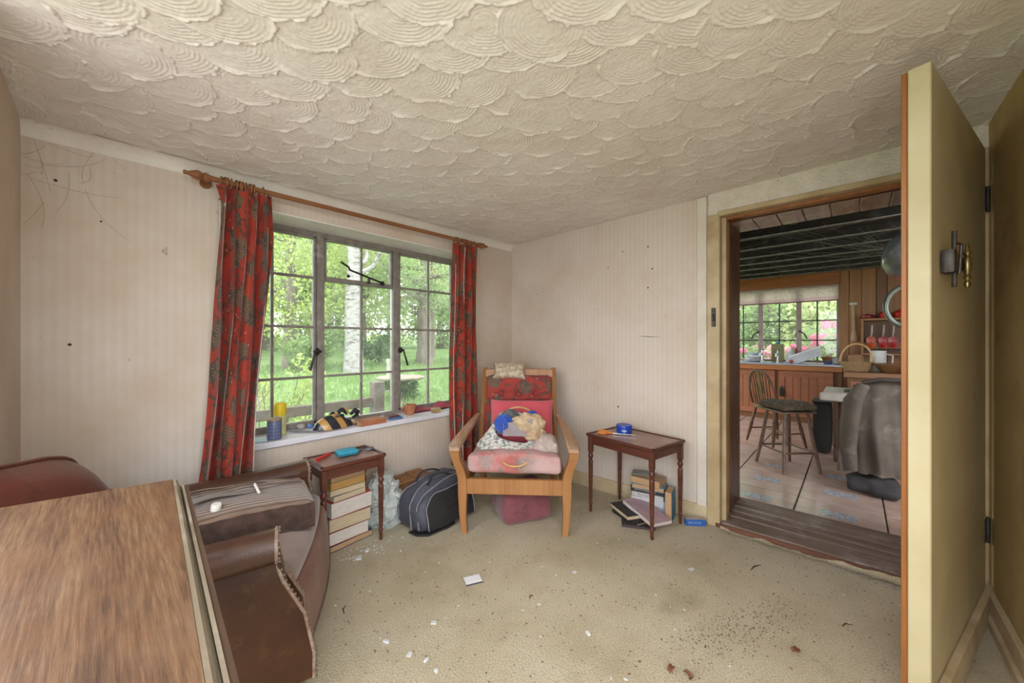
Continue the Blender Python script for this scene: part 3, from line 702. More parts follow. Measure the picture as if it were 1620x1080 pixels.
# --- books below the left table, fore-edges towards the room
stack = [('navy patterned book at the very bottom of the stack under the window table', .034, cov('navy_cover', (.045, .055, .14)), PG_TAN, .26, .18, .05, .01),
 ('thick white-edged book above the navy book in the left stack', .072, cov('red_cover', (.42, .06, .05)), PG_WHITE, .235, .17, 0, .0),
 ('thick cream-edged book in the middle of the left stack', .074, cov('brown_cover', (.25, .15, .09)), PG_CREAM, .245, .175, -.03, .008),
 ('red-covered thick book in the left stack under the table', .090, cov('crimson_cover', (.48, .06, .06)), PG_WHITE, .25, .18, .03, .012),
 ('slim grey paperback on the red-covered book in the left stack', .034, cov('grey_cover', (.22, .22, .22)), PG_CREAM, .20, .13, .06, .0),
 ('slim cream paperback near the top of the left stack', .032, cov('cream_cover', (.50, .42, .30)), PG_CREAM, .21, .14, -.02, -.006),
 ('orange-edged paperback near the top of the left stack', .045, cov('ochre_cover', (.40, .22, .07)), PG_OR, .21, .14, .02, -.008),
 ('pale torn paperback topmost of the left stack', .030, cov('buff_cover', (.48, .37, .22)), PG_TAN, .205, .135, 0, -.006)]
z = 0
for lb, h, c, pg, L, Wd, rz, dx in stack:
    book('book', lb, (.955+dx, 2.155+Wd/2, z+.0005), (L, Wd, h), c, pg, .05+rz, group='books stacked under the window table'); z += h+.001
# --- on the right table
BLUET = mat('blue_tin_enamel', (.015, .06, .42), (.012, .05, .35), .3, 20)
t = thing('cream_tin', 'round blue tin with white lettering on the right side table', 'tin', (2.452, 1.185, .546))
mb = MB(); mb.lathe([(0, 0), (.05, 0), (.052, .003), (.052, .034), (.0505, .036), (0, .036)], 30); mb.obj('body', BLUET, t)
mb = MB(); mb.lathe([(.0515, .030), (.0545, .030), (.055, .034), (.055, .048), (.053, .052), (.048, .053), (.046, .051), (0, .0505)], 30); mb.obj('lid', BLUET, t)
WHT = mat('white_print', (.85, .85, .85), (.8, .8, .8))
va = math.atan2(-1.185, -2.452)
b = MB()
for i in range(9):
    a = va+(i-4)*.072+random.uniform(-.01, .01); h = random.choice((.008, .0095, .0095, .006))
    b.box((0, 0, 0), (.0006, .0023, h), 0, M=Rz(a) @ T(.0524, 0, .0195+h/2-.005)); 
    b.box((0, 0, 0), (.0006, .0032, .0018), 0, M=Rz(a) @ T(.0524, 0, .0175+random.choice((0, .004, .007))))
for i in range(5): b.box((0, 0, 0), (.0006, .0026, .0022), 0, M=Rz(va+(i-2)*.055) @ T(.0524, 0, .0095))
b.obj('print', WHT, t)
def print_row(parent, m, w, h, M, n):
    b = MB(); x = -w/2
    for i in range(n):
        cw = w/n*random.uniform(.45, .75); hh = h*random.uniform(.75, 1)
        b.box((x+cw/2, 0, 0), (cw*.45, .0006, hh), 0, M=M); b.box((x+cw*.6, 0, random.choice((-.35, 0, .35))*hh), (cw, .0006, hh*.2), 0, M=M); x += w/n
    return b.obj('print', m, parent)
t = thing('scissors', 'orange-handled scissors lying on the right side table', 'scissors', (2.365, 1.215, .546), math.radians(-72))
ORP = mat('orange_plastic', (.72, .26, .04), (.62, .2, .03), .4)
for sy in (-1, 1):
    mb = MB(); mb.tube([(-.075+.032*math.cos(a), sy*.022+.018*math.sin(a), .005) for a in np.linspace(0, 2*PI, 17)[:-1]], .0062, 8, closed=True); mb.tube([(-.046, sy*.015, .005), (-.01, sy*.004, .005)], [.007, .005], 8); mb.obj('handle', ORP, t)
    mb = MB(); mb.prism([(-.02, sy*.007), (.03, sy*.005), (.135, -sy*.002), (.03, -sy*.004), (-.02, -sy*.001)][::sy], .003+.001*sy, .0052+.001*sy); mb.obj('blade', mat('steel_blade', (.62, .62, .62), (.5, .5, .5), .25, metal=1), t)
mb = MB(); mb.b2(-.03, .05, -.012, .012, 0, .004, .001); tag(mb.obj('nail_file', mat('grey_card', (.42, .43, .47)), loc=(2.405, 1.165, .5415), rot=(0, 0, 2.0)), 'flat grey strip between the scissors and the blue tin', 'nail file')
# --- books at the right table
GRP = 'books under the right side table'
book('book', 'black hardback lying open-edged on the carpet under the pink book', (2.395, 1.085, .002), (.24, .17, .024), cov('black_cover', (.03, .028, .028)), PG_TAN, math.radians(66), group=GRP)
book('book', 'dark worn album flat on the carpet in front of the right table books', (2.325, 1.03, .001), (.20, .13, .016), cov('dark_album', (.06, .045, .05)), PG_TAN, math.radians(118), rot=(0, 0, math.radians(118)), group=GRP)
book('book', 'black covered atlas propped beneath the pink book', (2.395, 1.125, .027), (.22, .155, .026), cov('black_leatherette', (.035, .032, .035)), PG_CREAM, math.radians(238), group=GRP)
book('book', 'large pale pink book sloping at the front of the right table stack', (2.418, 1.015, .046), (.30, .155, .026), cov('pink_cover', (.50, .34, .38)), PG_WHITE, rot=(0, math.radians(6.5), math.radians(242)), group=GRP)
BX, BY = 2.575, 1.055
zz = 0
for lb, h, c, pg, L, Wd, rz, txt in (
  ('white floral spined book at the bottom of the stack by the skirting', .055, cov('white_floral', (.55, .53, .58)), PG_WHITE, .23, .125, 0, 0),
  ('plain white spined book second in the stack by the skirting', .045, cov('white_spine', (.60, .58, .62)), PG_WHITE, .225, .12, .03, .5),
  ('white paperback third in the stack by the skirting', .032, cov('offwhite_spine', (.56, .54, .52)), PG_WHITE, .21, .12, -.03, .45),
  ('black spined book with pale title in the stack by the skirting', .040, cov('black_spine', (.04, .038, .04)), PG_CREAM, .23, .125, .02, .62)):
    t = book('book', lb, (BX, BY, zz+.0005), (L, Wd, h), c, pg, math.radians(100)+rz, group=GRP)
    if txt: print_row(t, mat('faded_gilt', (.55, .50, .42)) if 'black' in lb else mat('grey_print', (.2, .2, .24)), L*txt, h*.5, T(.02, Wd/2+.0004, h/2), 11)
    zz += h+.001
book('book', 'tan paperback with bright blue cover on the right stack', (2.535, 1.04, zz+.0005), (.21, .135, .030), cov('sky_blue_cover', (.10, .32, .55)), PG_TAN, math.radians(282), group=GRP); zz += .031
book('book', 'thick browned paperback topmost but one of the right stack', (2.53, 1.045, zz+.0005), (.20, .135, .045), cov('brown_paper_cover', (.42, .27, .16)), PG_TAN, math.radians(272), group=GRP); zz += .046
book('book', 'thin grey pamphlet topmost of the right stack', (2.555, 1.09, zz+.0005), (.15, .10, .006), cov('grey_pamphlet', (.30, .30, .29)), PG_WHITE, math.radians(285), group=GRP)
t = thing('book', 'blue-backed book standing upright at the end of the right stack', 'book', (2.545, .905, 0), math.radians(10), GRP)
mb = MB(); mb.b2(-.062, .062, -.022, -.0195, 0, .195, .0006); mb.b2(-.062, .062, .0195, .022, 0, .195, .0006); mb.b2(.060, .062, -.022, .022, 0, .195, .0006); mb.obj('cover', cov('teal_cover', (.02, .17, .27)), t)
mb = MB(); mb.b2(-.059, .0595, -.019, .019, .002, .193, .0006); mb.obj('pages', m_pages('peach_page_edges', (.56, .35, .20)), t)
t = thing('medicine_carton', 'small blue and white carton on the carpet beside the door jamb', 'carton', (2.565, .755, 0), math.radians(-52))
mb = MB(); mb.b2(-.062, .062, -.016, .016, 0, .042, .001); mb.obj('body', mat('blue_carton', (.03, .12, .42), rough=.5), t)
mb = MB(); mb.b2(-.062, .062, -.0165, .0165, .042, .0435, .0004); mb.obj('flap', mat('worn_card', (.50, .40, .36), rough=.8), t)
print_row(t, mat('pale_blue_print', (.30, .46, .72)), .085, .02, T(-.006, -.0163, .021), 8)
# ================================================================== easy chair with wooden arms (faces the camera)
OAK = wood('honey_oak', (.42, .20, .075), (.29, .125, .042), 2, 22, .42)
OAKW = wood('worn_oak_arm', (.40, .24, .14), (.28, .15, .08), 1, 20, .5, worn=(.46, .36, .30))
ch = thing('easy_chair', 'wooden armed easy chair with faded red leaf upholstery in the corner', 'chair', (1.695, 1.535, 0), math.radians(-50.8))
for s in (-1, 1):
    # front leg flowing up into the arm support
    sec = [(0, .0, .0, .016, .018), (.0, .0, .12, .020, .022), (0, 0, .25, .026, .030), (0, 0, .34, .027, .032), (.012, -.012, .40, .025, .032), (.034, -.035, .47, .024, .030), (.040, -.050, .535, .028, .032)]
    b = MB()
    vs = []
    for (dx, dy, z, hx, hy) in sec:
        cx = s*(.317+dx-.01*(z < .01)); cy = dy
        vs += [(cx-hx, cy-hy, z), (cx+hx, cy-hy, z), (cx+hx, cy+hy, z), (cx-hx, cy+hy, z)]
    n_ = len(sec); fs = [(0, 3, 2, 1), tuple(4*(n_-1)+k for k in range(4))]
    for i in range(n_-1):
        for k in range(4): k2 = (k+1) % 4; fs.append((4*i+k, 4*i+k2, 4*i+4+k2, 4*i+4+k))
    b.add(vs, fs); b.obj('leg', OAK, ch, 30)
    # arm paddle
    def arm(u, v):
        pass
    b = MB(); vs = []; pts = [(-.098, .352, .543, .030), (-.07, .355, .549, .037), (.02, .350, .565, .036), (.18, .336, .588, .031), (.34, .318, .610, .024), (.52, .298, .630, .018)]
    for (y, x, z, w) in pts:
        for (ox, oz) in ((-w, -.012), (-w, .004), (-w*.8, .010), (w*.8, .010), (w, .004), (w, -.012)): vs.append((s*x+ox, y, z+oz))
    fs = [tuple(range(6)), tuple(6*(len(pts)-1)+k for k in range(6))[::-1]]
    for i in range(len(pts)-1):
        for k in range(6): k2 = (k+1) % 6; fs.append((6*i+k, 6*i+6+k, 6*i+6+k2, 6*i+k2))
    b.add(vs, fs); b.obj('armrest', OAKW, ch, 35)
    # back post and rear leg
    b = MB(); b.tube([(s*.272, .66, 0), (s*.272, .585, .25), (s*.272, .565, .36), (s*.272, .63, .62), (s*.275, .755, .965)], [.022, .026, .028, .026, .021], 4); 
    b.obj('back_post', OAK, ch, 30)
    b = MB(); b.b2(s*.305-.013, s*.305+.013, 0, .56, .25, .33, .004); b.obj('seat_rail', OAK, ch)
b = MB(); b.b2(-.30, .30, -.018, .016, .245, .338, .004); b.obj('seat_rail', OAK, ch)
b = MB(); b.b2(-.27, .27, .545, .57, .25, .33, .004); b.obj('seat_rail', OAK, ch)
b = MB()
def tr(u, v):
    x = -.268+u*.536; return (x, .0, .0)
pp = [(-.268+.536*i/10, .725+.012*math.cos((i-5)/5*1.5), .925+.006*math.cos((i-5)/5*1.5)) for i in range(11)]
vs = []; fs = []
for (x, y, z) in pp:
    vs += [(x, y-.012, z-.028), (x, y+.012, z-.02), (x, y+.02, z+.030), (x, y-.002, z+.026)]
for i in range(10):
    for k in range(4): fs.append((4*i+k, 4*i+(k+1) % 4, 4*i+4+(k+1) % 4, 4*i+4+k))
b.add(vs, fs); b.obj('top_rail', OAK, ch, 30)
for zz in (.45, .60, .74):
    y = .59+(zz-.5)*.31; b = MB(); b.b2(-.26, .26, y, y+.014, zz-.022, zz+.022, .003); b.obj('back_slat', OAK, ch)
# seat cushion
def seatfn(x, y, z):
    k = 1-(x/.3)**2; z2 = z-(y)*.10+(.022*k*max(0, z/.05) if z > 0 else 0)+nz3((x, y, z), 11, .007)
    return (x+nz3((x, y, z), 7, .006, 4), y+nz3((x, y, z), 9, .006, 9), z2)
b = MB()
h = (.285, .265, .055)
for a in range(1): b.rbox((0, .245, .402), (.575, .55, .112), .035, 16, seatfn)
n0 = len(b.v); b.uv = [(p[0]*1.0+.3, p[1]*1.0+p[2]) for p in b.v]
b.obj('seat_cushion', SEATF, ch, 80)
# back cushion: two puffed bolsters, tufted
bc = Matrix.Translation((0, .565, .40)) @ Rx(math.radians(-20))
def backfn(zlo, zhi, tuft):
    def f(x, y, z):
        zz = (z-0)/(zhi-zlo)
        d = 0
        if tuft:
            for bx in (-.135, 0, .135): d += .034*math.exp(-((x-bx)**2+(z+.055)**2)/.0016)
            d += .014*math.exp(-((z+.055)**2)/.0004)+.008*math.exp(-(min(abs(x-.0), abs(x-.135), abs(x+.135))**2)/.00015)*(z > -.05)
        pu = 1-(abs(x)/.262)**4*.3
        return (x, (y+d if y < 0 else y)*pu+nz3((x, y, z), 9, .005, 3), z+nz3((x, 0, z), 8, .004, 8))
    return f
b = MB(); b.rbox((0, -.035, .425), (.515, .10, .205), .04, 36, backfn(0, .205, True), M=bc); b.uv = [(p[0]+.1, p[2]*1.0+.31) for p in b.v]
ub = b.obj('back_cushion', CHAIRF, ch, 80)
b = MB(); b.rbox((0, -.035, .165), (.53, .105, .31), .045, 18, backfn(0, .31, False), M=bc); b.uv = [(p[0]*.9+.6, p[2]*.9) for p in b.v]
b.obj('back_cushion', CHAIRF, ch, 80)
for bx in (-.135, 0, .135):
    b = MB(); b.ball(bc @ Vector((bx, -.062, .370)), (.013, .009, .013), 12, 8); b.obj('button', CHAIRF, ub)
# ------------------------------------------------------------------ cushions and knitting bag on it
def world(lx, ly, lz):
    a = math.radians(-50.8); return (1.695+lx*math.cos(a)-ly*math.sin(a), 1.535+lx*math.sin(a)+ly*math.cos(a), lz)
A0 = math.radians(-50.8)
PINK = mat('raspberry_cushion_cloth', (.56, .085, .11), (.50, .07, .095), .85, 5, bump=.15, bscale=250, sheen=.2)
b = MB(); b.pillow(.47, .34, .13, 22, fn=lambda x, y, z: (x, y, z+nz3((x, y, 0), 8, .012)), puff=.45)
o = b.obj('cushion', PINK, loc=world(.03, .425, .595), rot=(math.radians(90-26), 0, A0), weld=True, smooth=80); tag(o, 'plain raspberry pink cushion leaning on the easy chair back', 'cushion')
FLOR = mat('beige_brocade', (.50, .40, .28), (.34, .25, .16), .9, 45, bump=.2, c3=(.56, .48, .38), s3=25, f3=(.5, .56))
b = MB(); b.pillow(.28, .15, .09, 18, k=.16, fn=lambda x, y, z: (x, y, z-.10*x*x*4*.3+nz3((x, y, 0), 12, .008)), puff=.5)
o = b.obj('cushion', FLOR, loc=world(-.075, .685, .945), rot=(math.radians(52), 0, A0), weld=True, smooth=80); tag(o, 'small beige brocade cushion hung over the chair top rail', 'cushion')
# knitting bag: slumped open cloth bag
def m_bag():
    n = NT('printed_bag_cloth'); v = n.coord((1, 1, 1)); br = n.n('ShaderNodeTexBrick'); br.inputs['Scale'].default_value = 9
    ds = n.noise(v, 4, 2); mx = n.mix(.08, v, ds.outputs['Color']); n.l(mx, br.inputs['Vector'])
    br.inputs['Color1'].default_value = (.62, .58, .54, 1); br.inputs['Color2'].default_value = (.40, .42, .43, 1); br.inputs['Mortar'].default_value = (.70, .66, .60, 1); br.inputs['Mortar Size'].default_value = .06
    p = n.noise(v, 38, 4); f = n.ramp(p.outputs['Fac'], [(.52, (0, 0, 0)), (.58, (1, 1, 1))]); c = n.mix(f, br.outputs['Color'], (.22, .24, .22))
    q = n.noise(v, 14, 3); c = n.mix(n.ramp(q.outputs['Fac'], [(.60, (0, 0, 0)), (.66, (.7, .7, .7))]), c, (.50, .33, .28))
    n.col(c); n.set(Roughness=.85); return n.m
BAGC = m_bag()
kb = thing('knitting_bag', 'printed cloth knitting bag with cane handles slumped on the easy chair', 'bag', world(-.005, .185, .452), A0)
def bagsh(ins):
    def f(u, v):
        a = 2*PI*u; r = [(0, .235), (.25, .255), (.55, .225), (.85, .175), (1, .155)]
        rad = lerpt(r, v)
        # rim tilts: low in front (-y), high behind
        zt = .150+.085*math.sin(a)+.014*math.sin(3*a+1)
        z = zt*v*1.0
        x = math.cos(a)*rad*1.0; y = math.sin(a)*rad*.66+v*.055
        w = nz3((x*9, y*9, z*9), 1, .016, 5)
        return (x*(1-ins)+w, y*(1-ins)+w*.6, max(.001, z-.002*ins)+abs(w)*.3+.001)
    return f
b = MB(); b.grid(bagsh(0), 56, 16); b.grid(bagsh(.06), 56, 16)
b.obj('body', BAGC, kb, 80)
b = MB(); b.tube([(x, -.158+.02*math.sin(x*14), .032+.012*math.sin(x*30)) for x in np.linspace(-.16, .18, 14)], [.018]*14, 8, flat=.6); b.obj('rolled_hem', mat('brown_bag_hem', (.30, .16, .12), (.42, .30, .24), .9, 30), kb)
CANE = mat('cane', (.58, .38, .17), (.48, .28, .11), .4, 20)
b = MB(); b.tube([(.01+.092*math.cos(a), -.178+.055*math.sin(a), .022+.045*math.sin(a)) for a in np.linspace(PI, 2*PI, 18)], .006, 8); b.obj('handle', CANE, kb)
b = MB(); b.tube([(.02+.095*math.cos(a), .10, .215+.06*math.sin(a)) for a in np.linspace(.1, PI-.1, 18)], .006, 8); b.obj('handle', CANE, kb)
b = MB(); b.ball((0, 0, 0), (.10, .11, .07), 22, 14); b.v = [(x*1.0+.20+nz3((x, y, z), 14, .03), y-.02+nz3((x, y, z), 14, .03, 3), max(.002, z*1.1+.05+nz3((x, y, z), 18, .02))) for x, y, z in b.v]; b.obj('side_bulge', mat('sheer_pinkish_net', (.42, .34, .30), (.52, .42, .38), .9, 40), kb, 80)
def yarn(label, c, loc, r):
    b = MB(); b.ball((0, 0, 0), r*.93, 16, 10)
    for k in range(26):
        ax = Vector((random.gauss(0, 1), random.gauss(0, 1), random.gauss(0, 1))).normalized(); q = ax.to_track_quat('Z', 'Y').to_matrix().to_4x4(); rr = r*random.uniform(.94, 1.0)
        b.tube([q @ Vector((rr*math.cos(t), rr*math.sin(t), 0)) for t in np.linspace(0, 2*PI, 25)[:-1]], r*.075, 5, closed=True)
    tag(b.obj('yarn_ball', c, loc=loc), label, 'yarn')
YB = mat('royal_blue_wool', (.02, .08, .42), (.015, .06, .33), .9, 50, sheen=.3)
yarn('royal blue wool ball at the left of the knitting bag', YB, world(-.075, .165, .635), .062)
yarn('royal blue wool ball half hidden at the back of the knitting bag', YB, world(.105, .27, .655), .05)
yarn('grey wool ball behind the blue one in the knitting bag', mat('grey_wool', (.16, .17, .17), (.09, .09, .09), .9, 50), world(-.045, .27, .655), .06)
def crump(x, y, z):
    p = Vector((x, y, z)); k = 1+.35*nz3(p, 16, 1)+.2*nz3(p, 40, 1, 7); return (x*k, y*k, z*k)
b = MB(); b.ball((0, 0, 0), (.11, .07, .08), 30, 20); b.v = [crump(*p) for p in b.v]
tag(b.obj('paper_bag', mat('tan_crumpled_paper', (.56, .42, .27), (.40, .28, .17), .8, 22), loc=world(.095, .155, .63), rot=(0, 0, A0), smooth=15), 'tan crumpled paper bag in the mouth of the knitting bag', 'paper bag')
b = MB(); b.grid(lambda u, v: (-.09+.19*u, -.01+.02*v, .0+.075*v+.035*u*v), 8, 4); b.grid(lambda u, v: (-.09+.19*u, -.006+.02*v, .0+.075*v+.035*u*v), 8, 4)
tag(b.obj('knitting_pattern', mat('grey_leaflet', (.30, .27, .28), (.22, .18, .19), .5), loc=world(.01, .115, .575), rot=(.2, 0, A0)), 'grey folded leaflet between wool and paper in the knitting bag', 'leaflet')
# ------------------------------------------------------------------ pouffe under chair
PIK = mat('dusty_rose_plush', (.22, .068, .08), (.165, .048, .06), .95, 10, bump=.35, bscale=130, sheen=.3, bdist=.006)
pf = thing('pouffe', 'worn dusty rose square pouffe pushed under the easy chair', 'pouffe', (1.915, 1.675, 0), math.radians(-26))
def pff(x, y, z): return (x+nz3((x, y, z), 8, .02), y+nz3((x, y, z), 8, .02, 3), z+(.012*nz3((x, y, z), 14, 1, 5) if z > 0 else 0))
b = MB(); b.rbox((0, 0, .112), (.35, .28, .222), .045, 16, pff); b.obj('body', PIK, pf, 80)
b = MB(); b.grid(lambda u, v: (.0+.12*u+.01*math.sin(v*9), -.11+.18*v+.01*math.sin(u*20), .222+.006*math.sin(u*60)), 24, 12); b.obj('frayed_patch', mat('frayed_rose', (.22, .08, .09), (.34, .18, .17), .95, 60, bump=.5, bscale=200), pf, 80)
b = MB(); b.tube([(-.08+.05*math.cos(a)*(1+.25*math.sin(5*a)), -.143, .12+.05*math.sin(a)*(1+.25*math.sin(5*a))) for a in np.linspace(0, 2*PI, 31)[:-1]], .006, 6, closed=True); b.obj('applique', PIK, pf)
# ================================================================== holdall
NAVY = mat('dark_grey_nylon', (.075, .078, .10), (.05, .052, .068), .5, 6, bump=.25, bscale=9, bdist=.03, c3=(.14, .14, .17), s3=4, f3=(.5, .8))
NAVY2 = mat('black_nylon_panel', (.028, .028, .028), (.02, .02, .021), .55, 8, bump=.1)
TRIM = mat('grey_piping', (.24, .24, .28), rough=.5)
hb = thing('holdall', 'dark grey nylon travel bag slumped beside the easy chair', 'bag', (1.495, 2.06, 0), math.radians(4))
def hf(x, y, z):
    k = 1-.22*max(0, (z+.05)/.2)*(1-.0*x); top = -.05*max(0, z/.14)*(x/.25)**2
    return (x*(1-.10*max(0, z/.14)), y*k+.02*z/.14, z+top+nz3((x, y, z), 8, .018)+.03*(x/.25)*max(0, z/.14)+.010*math.sin(y*55+x*9)*max(0, z/.14))
b = MB(); b.rbox((0, 0, .142), (.49, .29, .275), .075, 22, hf); b.obj('body', NAVY, hb, 80)
def rr_path(y0, grow=.004, zlo=-.10):      # rounded outline around the body at depth y0
    o = []; hx, hz, r = .245+grow, .1375+grow, .075
    o.append((-hx, zlo)); 
    for a in np.linspace(PI, PI/2, 7): o.append((-hx+r+r*math.cos(a), hz-r+r*math.sin(a)))
    for x_ in np.linspace(-hx+r, hx-r, 9)[1:-1]: o.append((x_, hz))
    for a in np.linspace(PI/2, 0, 7): o.append((hx-r+r*math.cos(a), hz-r+r*math.sin(a)))
    o.append((hx, zlo)); pts = []
    for (x_, z_) in o: q = hf(x_, y0, z_); pts.append((q[0], q[1], q[2]+.142))
    return pts
for y0, g in ((-.112, -.008), (-.055, .006), (.075, .006)):
    b = MB(); b.tube(rr_path(y0, g), .0042, 6); b.obj('piping', TRIM, hb)
def fpan(u, v):
    x_ = (u*2-1)*.195; z_ = -.11+.21*v; k_ = max(0, (abs(u*2-1)-.55)/.45); z_ = -.11+(z_+.11)*(1-.35*k_*k_)
    q = hf(x_, -.147, z_); return (q[0], q[1]-.006-.012*math.sin(PI*u)*math.sin(PI*v), q[2]+.142)
b = MB(); b.grid(fpan, 20, 14); b.obj('front_panel', NAVY2, hb, 80)
b = MB(); b.tube([fpan(0, v) for v in np.linspace(.02, 1, 8)]+[fpan(u, 1) for u in np.linspace(.05, .95, 14)]+[fpan(1, v) for v in np.linspace(1, .02, 8)], .0036, 6); b.obj('piping', TRIM, hb)
b = MB(); b.tube([fpan(.38+.3*t_, .42+.10*t_) for t_ in np.linspace(0, 1, 8)], .003, 6, flat=.5); b.obj('pocket_slit', mat('slit_black', (.008, .008, .008)), hb)
b = MB(); b.tube([(-.228, -.06, .19), (-.237, -.055, .165), (-.232, -.05, .15), (-.236, -.06, .135)], .005, 8); b.ball((-.235, -.055, .13), .009, 8, 6)
for k in range(5): b.tube([(-.237+.006*math.cos(a), -.055, .115-k*.018+.010*math.sin(a)) for a in np.linspace(0, 2*PI, 11)[:-1]], .0022, 5, closed=True)
b.obj('clip', mat('nickel', (.55, .55, .55), (.4, .4, .4), .25, metal=1), hb)
b = MB(); b.prism([(-.24, -.03), (-.235, -.10), (-.19, -.155), (-.05, -.172), (.02, -.165), (.02, -.13), (-.18, -.06)], .004, .016); b.obj('base_flap', NAVY2, hb)
for yy in (-.05, .07):
    b = MB(); b.tube([(-.11+.22*t_, yy+.02*math.sin(t_*7), .262+.05*math.sin(PI*t_)) for t_ in np.linspace(0, 1, 14)], .009, 8, flat=.5); b.obj('grab_handle', NAVY2, hb)
b = MB(); b.b2(-.02, .05, -.004, .004, 0, .004, .001); tag(b.obj('luggage_tag', mat('tan_card', (.50, .40, .28)), loc=(1.43, 1.815, .001), rot=(0, 0, .4)), 'tan paper scrap on carpet in front of the travel bag', 'tag')
# ------------------------------------------------------------------ plastic bag and carton behind
def m_poly():
    n = NT('milky_polythene'); nn = n.noise(n.coord(), 14, 5); c = n.ramp(nn.outputs['Fac'], [(.35, (.56, .64, .60)), (.65, (.80, .84, .83))]); n.col(c)
    n.set(Roughness=.22, Specular_IOR_Level=.6, Transmission_Weight=.25, Alpha=.93); n.bump(n.noise(n.coord(), 26, 4).outputs['Fac'], .5, .01); return n.m
pb = thing('plastic_bag', 'crumpled translucent polythene bag beside the window table', 'bag', (1.225, 2.25, 0))
def lump(x, y, z):
    p = Vector((x, y, z)); n = .045*nz3(p, 8, 1)+.034*abs(nz3(p, 17, 1, 5))+.022*abs(nz3(p, 38, 1, 9)); v = Vector((x, y, max(z, -.155))); d = Vector((x, y, z*.5))
    d.normalize(); v += d*n*1.3; return tuple(v)
b = MB(); b.ball((0, 0, 0), (.098, .085, .16), 64, 46); b.v = [lump(p[0]*(1.12-.9*max(0, p[2])), p[1]*(1.1-.7*max(0, p[2])), p[2]) for p in b.v]; b.v = [(x, y, z+.155) for x, y, z in b.v]; b.obj('body', m_poly(), pb, 20)
b = MB(); b.grid(lambda u, v: ((.03+.03*v)*math.cos(u*2*PI)*(1+.3*math.sin(u*19)), (.03+.03*v)*math.sin(u*2*PI)*(1+.3*math.cos(u*23)), .285+.045*v+.012*math.sin(u*31)), 40, 6); b.obj('gathered_top', MC.get('x') or bpy.data.materials['milky_polythene'], pb, 20)
cb = thing('wicker_box', 'low brown box against the skirting behind the travel bag', 'box', (1.43, 2.32, 0))
BRN = mat('brown_cardboard', (.34, .17, .08), (.25, .115, .05), .8, 8, c3=(.18, .08, .04), s3=9)
b = MB(); b.b2(-.15, .15, -.075, .075, 0, .215, .006); b.obj('body', BRN, cb)
b = MB(); b.b2(-.155, .03, -.08, .078, .2155, .228, .003); b.b2(.035, .155, -.08, .078, .2155, .236, .003); b.obj('lid', BRN, cb)
# ================================================================== old leather club armchair
def m_leather(name, c1, c2, c3, rough=.38):
    n = NT(name); v = n.coord(); a = n.noise(v, 5, 6, .6); c = n.ramp(a.outputs['Fac'], [(.3, c2), (.65, c1)])
    w = n.noise(v, 14, 6, .7); c = n.mix(n.ramp(w.outputs['Fac'], [(.56, (0, 0, 0)), (.74, (1, 1, 1))]), c, c3)
    n.col(c); n.set(Roughness=rough, Specular_IOR_Level=.5 if rough < .45 else .22); b = n.vor(v, 130); n.bump(b.outputs['Distance'], .18, .002); return n.m
LEA = m_leather('brown_leather', (.075, .030, .016), (.042, .016, .009), (.020, .011, .008))
LEARED = m_leather('oxblood_leather', (.155, .040, .024), (.10, .024, .015), (.07, .024, .016), .33)
LEALIGHT = m_leather('worn_pale_leather', (.25, .145, .12), (.17, .085, .065), (.32, .22, .20), .38)
LEASIDE = m_leather('shaded_side_leather', (.050, .019, .007), (.024, .009, .004), (.085, .038, .012), .55)  # darker copy of the arm leather: shade of the outer side put into colour
AX, AY = .27, 1.80
ac = thing('leather_armchair', 'old brown studded leather club armchair behind the wooden table', 'armchair', (AX, AY, 0))
def P2(x, y): return Vector((x-AX, y-AY, 0))
arms = {'near': (P2(-.185, 1.545), P2(.374, 1.385), -1), 'far': (P2(.03, 2.125), P2(.697, 2.085), 1)}
def fwd(z):     # the arm front sweeps forward towards the floor
    t_ = max(0, min(1, (.50-z)/.30)); return .105*(t_*t_*(3-2*t_))
